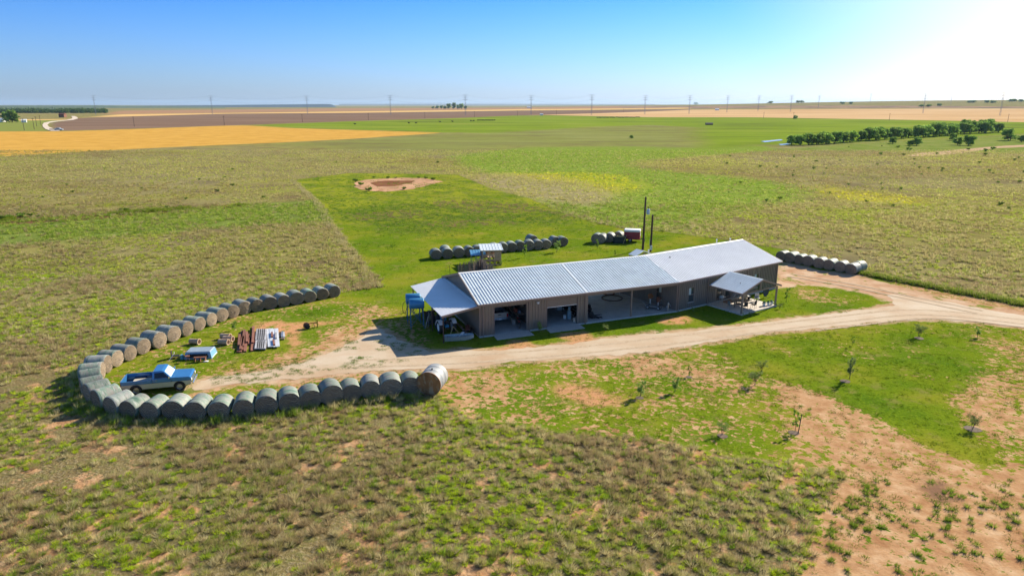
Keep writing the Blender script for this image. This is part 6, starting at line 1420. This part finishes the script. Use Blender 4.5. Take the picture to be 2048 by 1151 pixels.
# farm buildings and the car far away
def farhouse(x, y, L_, w_, h_, rc, lb, rz=0, wc=None):
    p = at(x, y); o = empty('farm_building', p, rz, lb, 'building')
    MB().box(-L_/2,L_/2,-w_/2,w_/2,0,h_).build('wall', wc or M_white, o); MB().prism([(-w_/2-.4,h_+.002),(w_/2+.4,h_+.002),(0,h_+w_*.28)], -L_/2-.4, L_/2+.4, 'x').build('roof', rc, o); return o
farhouse(3, 244, 9, 7, 2.8, M_roof, 'low gray farmhouse at the far left edge behind the dark trees')
farhouse(49, 245, 5, 5, 2.6, M_white, 'small white shed right of the far left tree clump', .5)
farhouse(126, 235, 9, 7, 5, M_rust, 'rusty brown barn beside the far left road', 0, M_rust)
farhouse(1434, 221, 10, 7, 3.2, M_white, 'small white farm building on the far tan plain'); farhouse(1083, 231, 6, 4, 2.4, M_white, 'tiny white shed at the top edge of the green field')
farhouse(1058, 216, 24, 14, 4, M_white, 'long white building by the horizon under the fifth pylon gap'); farhouse(1418, 250, 7, 4, 1.3, M_dark, 'dark shed with pens on the green field right of centre', 0, M_dark)
p = at(118, 261); o = empty('parked_car', p, R(5), 'pale car with a dark trailer stopped on the far left road', 'car'); o.scale = (1.5,)*3
MB().prism([(-2.2,.35),(2.2,.35),(2.2,.8),(1.2,.95),(.7,1.4),(-1.0,1.45),(-1.7,1.0),(-2.2,.95)], -.85, .85).build('body', M_silver2, o, bevel=.04)
for s_ in (-1,1): MB().prism([(-.95,1.0),(.95,1.0),(.6,1.33),(-.85,1.37)], s_*.86-.01, s_*.86+.01).build('side_window', M_dark, o)
for x in (-1.4,1.4):
    for s_ in (-1,1): wheel(o, x, s_*.8, .35, .35, .2, s_, M_steel)
MB().box(-4.6,-2.4,-.8,.8,.5,.9).build('trailer_bed', M_dark, o)

# ------------------------------------------------------------------ wooded hills and the mesa
def ridge(name, x0, x1, dist, tops, depth, m_, nseg=140, rough=1.0, seed=1, kind='structure'):
    r_ = np.random.default_rng(seed); vs = []; fs = []
    prof = [0, .5, .85, 1.0, .9, 0]
    xs = np.linspace(x0, x1, nseg)
    for i, px in enumerate(xs):
        X0 = (px-1024)/F*dist; t = np.interp(px, [q[0] for q in tops], [q[1] for q in tops])
        zt = 21 + (209 - t)/F*dist
        for j, k in enumerate(prof):
            vs.append((X0*(1 + j*depth/dist/5), dist + j*depth/5, -3 + (zt + 3)*k*(1 if k == 0 else 1 + rough*(r_.random()-.5)*.09)))
    n = len(prof)
    for i in range(nseg-1):
        for j in range(n-1): fs.append((i*n+j, (i+1)*n+j, (i+1)*n+j+1, i*n+j+1))
    o = MB().add(vs, fs).build(name, m_, None); return tag(o, kind=kind)
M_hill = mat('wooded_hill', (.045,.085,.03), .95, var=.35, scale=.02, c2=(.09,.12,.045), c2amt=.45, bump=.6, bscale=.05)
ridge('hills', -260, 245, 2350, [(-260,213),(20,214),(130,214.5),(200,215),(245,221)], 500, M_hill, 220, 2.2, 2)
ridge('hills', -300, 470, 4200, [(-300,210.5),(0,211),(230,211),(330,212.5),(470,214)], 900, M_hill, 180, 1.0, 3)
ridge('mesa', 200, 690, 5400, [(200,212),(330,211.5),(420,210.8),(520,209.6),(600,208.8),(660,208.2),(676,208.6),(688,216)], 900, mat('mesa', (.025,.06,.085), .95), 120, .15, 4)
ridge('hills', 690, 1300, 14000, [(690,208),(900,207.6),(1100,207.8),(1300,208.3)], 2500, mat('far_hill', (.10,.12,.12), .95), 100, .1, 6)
# belt of trees at the foot of the left hills: one far-off wood
n_ = 900; px_ = np.concatenate([rng.uniform(-40, 238, n_)]); dd = rng.uniform(1750, 2300, n_) ; cs = []
wx = (px_-1024)/F*dd; vv = []; cc_ = []
for i in range(n_):
    r_ = rng.uniform(3, 7); cs.append((wx[i], dd[i], r_*.6, r_, r_*.9))
v, c = leafcloud(cs, 60000, 3.0, [(.06,.11,.03), (.09,.14,.035), (.04,.08,.025)])
tag(npmesh('woodland', v, np.arange(len(v)).reshape(-1, 4), M_leaf, c), 'far off wood at the foot of the left hills', 'wood', kind='stuff')
# ------------------------------------------------------------------ the air
hm_ = bpy.data.materials.new('haze_air'); hm_.use_nodes = True; g = NG(hm_); g.N.clear()
pv_ = g.n('ShaderNodeVolumePrincipled'); ho = g.n('ShaderNodeOutputMaterial'); pv_.inputs['Density'].default_value = 3.2e-5
pv_.inputs['Color'].default_value = (.52, .74, 1.0, 1); pv_.inputs['Anisotropy'].default_value = .2; g.L.new(pv_.outputs[0], ho.inputs['Volume'])
hz = MB().box(-28000, 28000, -900, 28500, -5, 150).build('haze', hm_, None); tag(hz, kind='stuff')
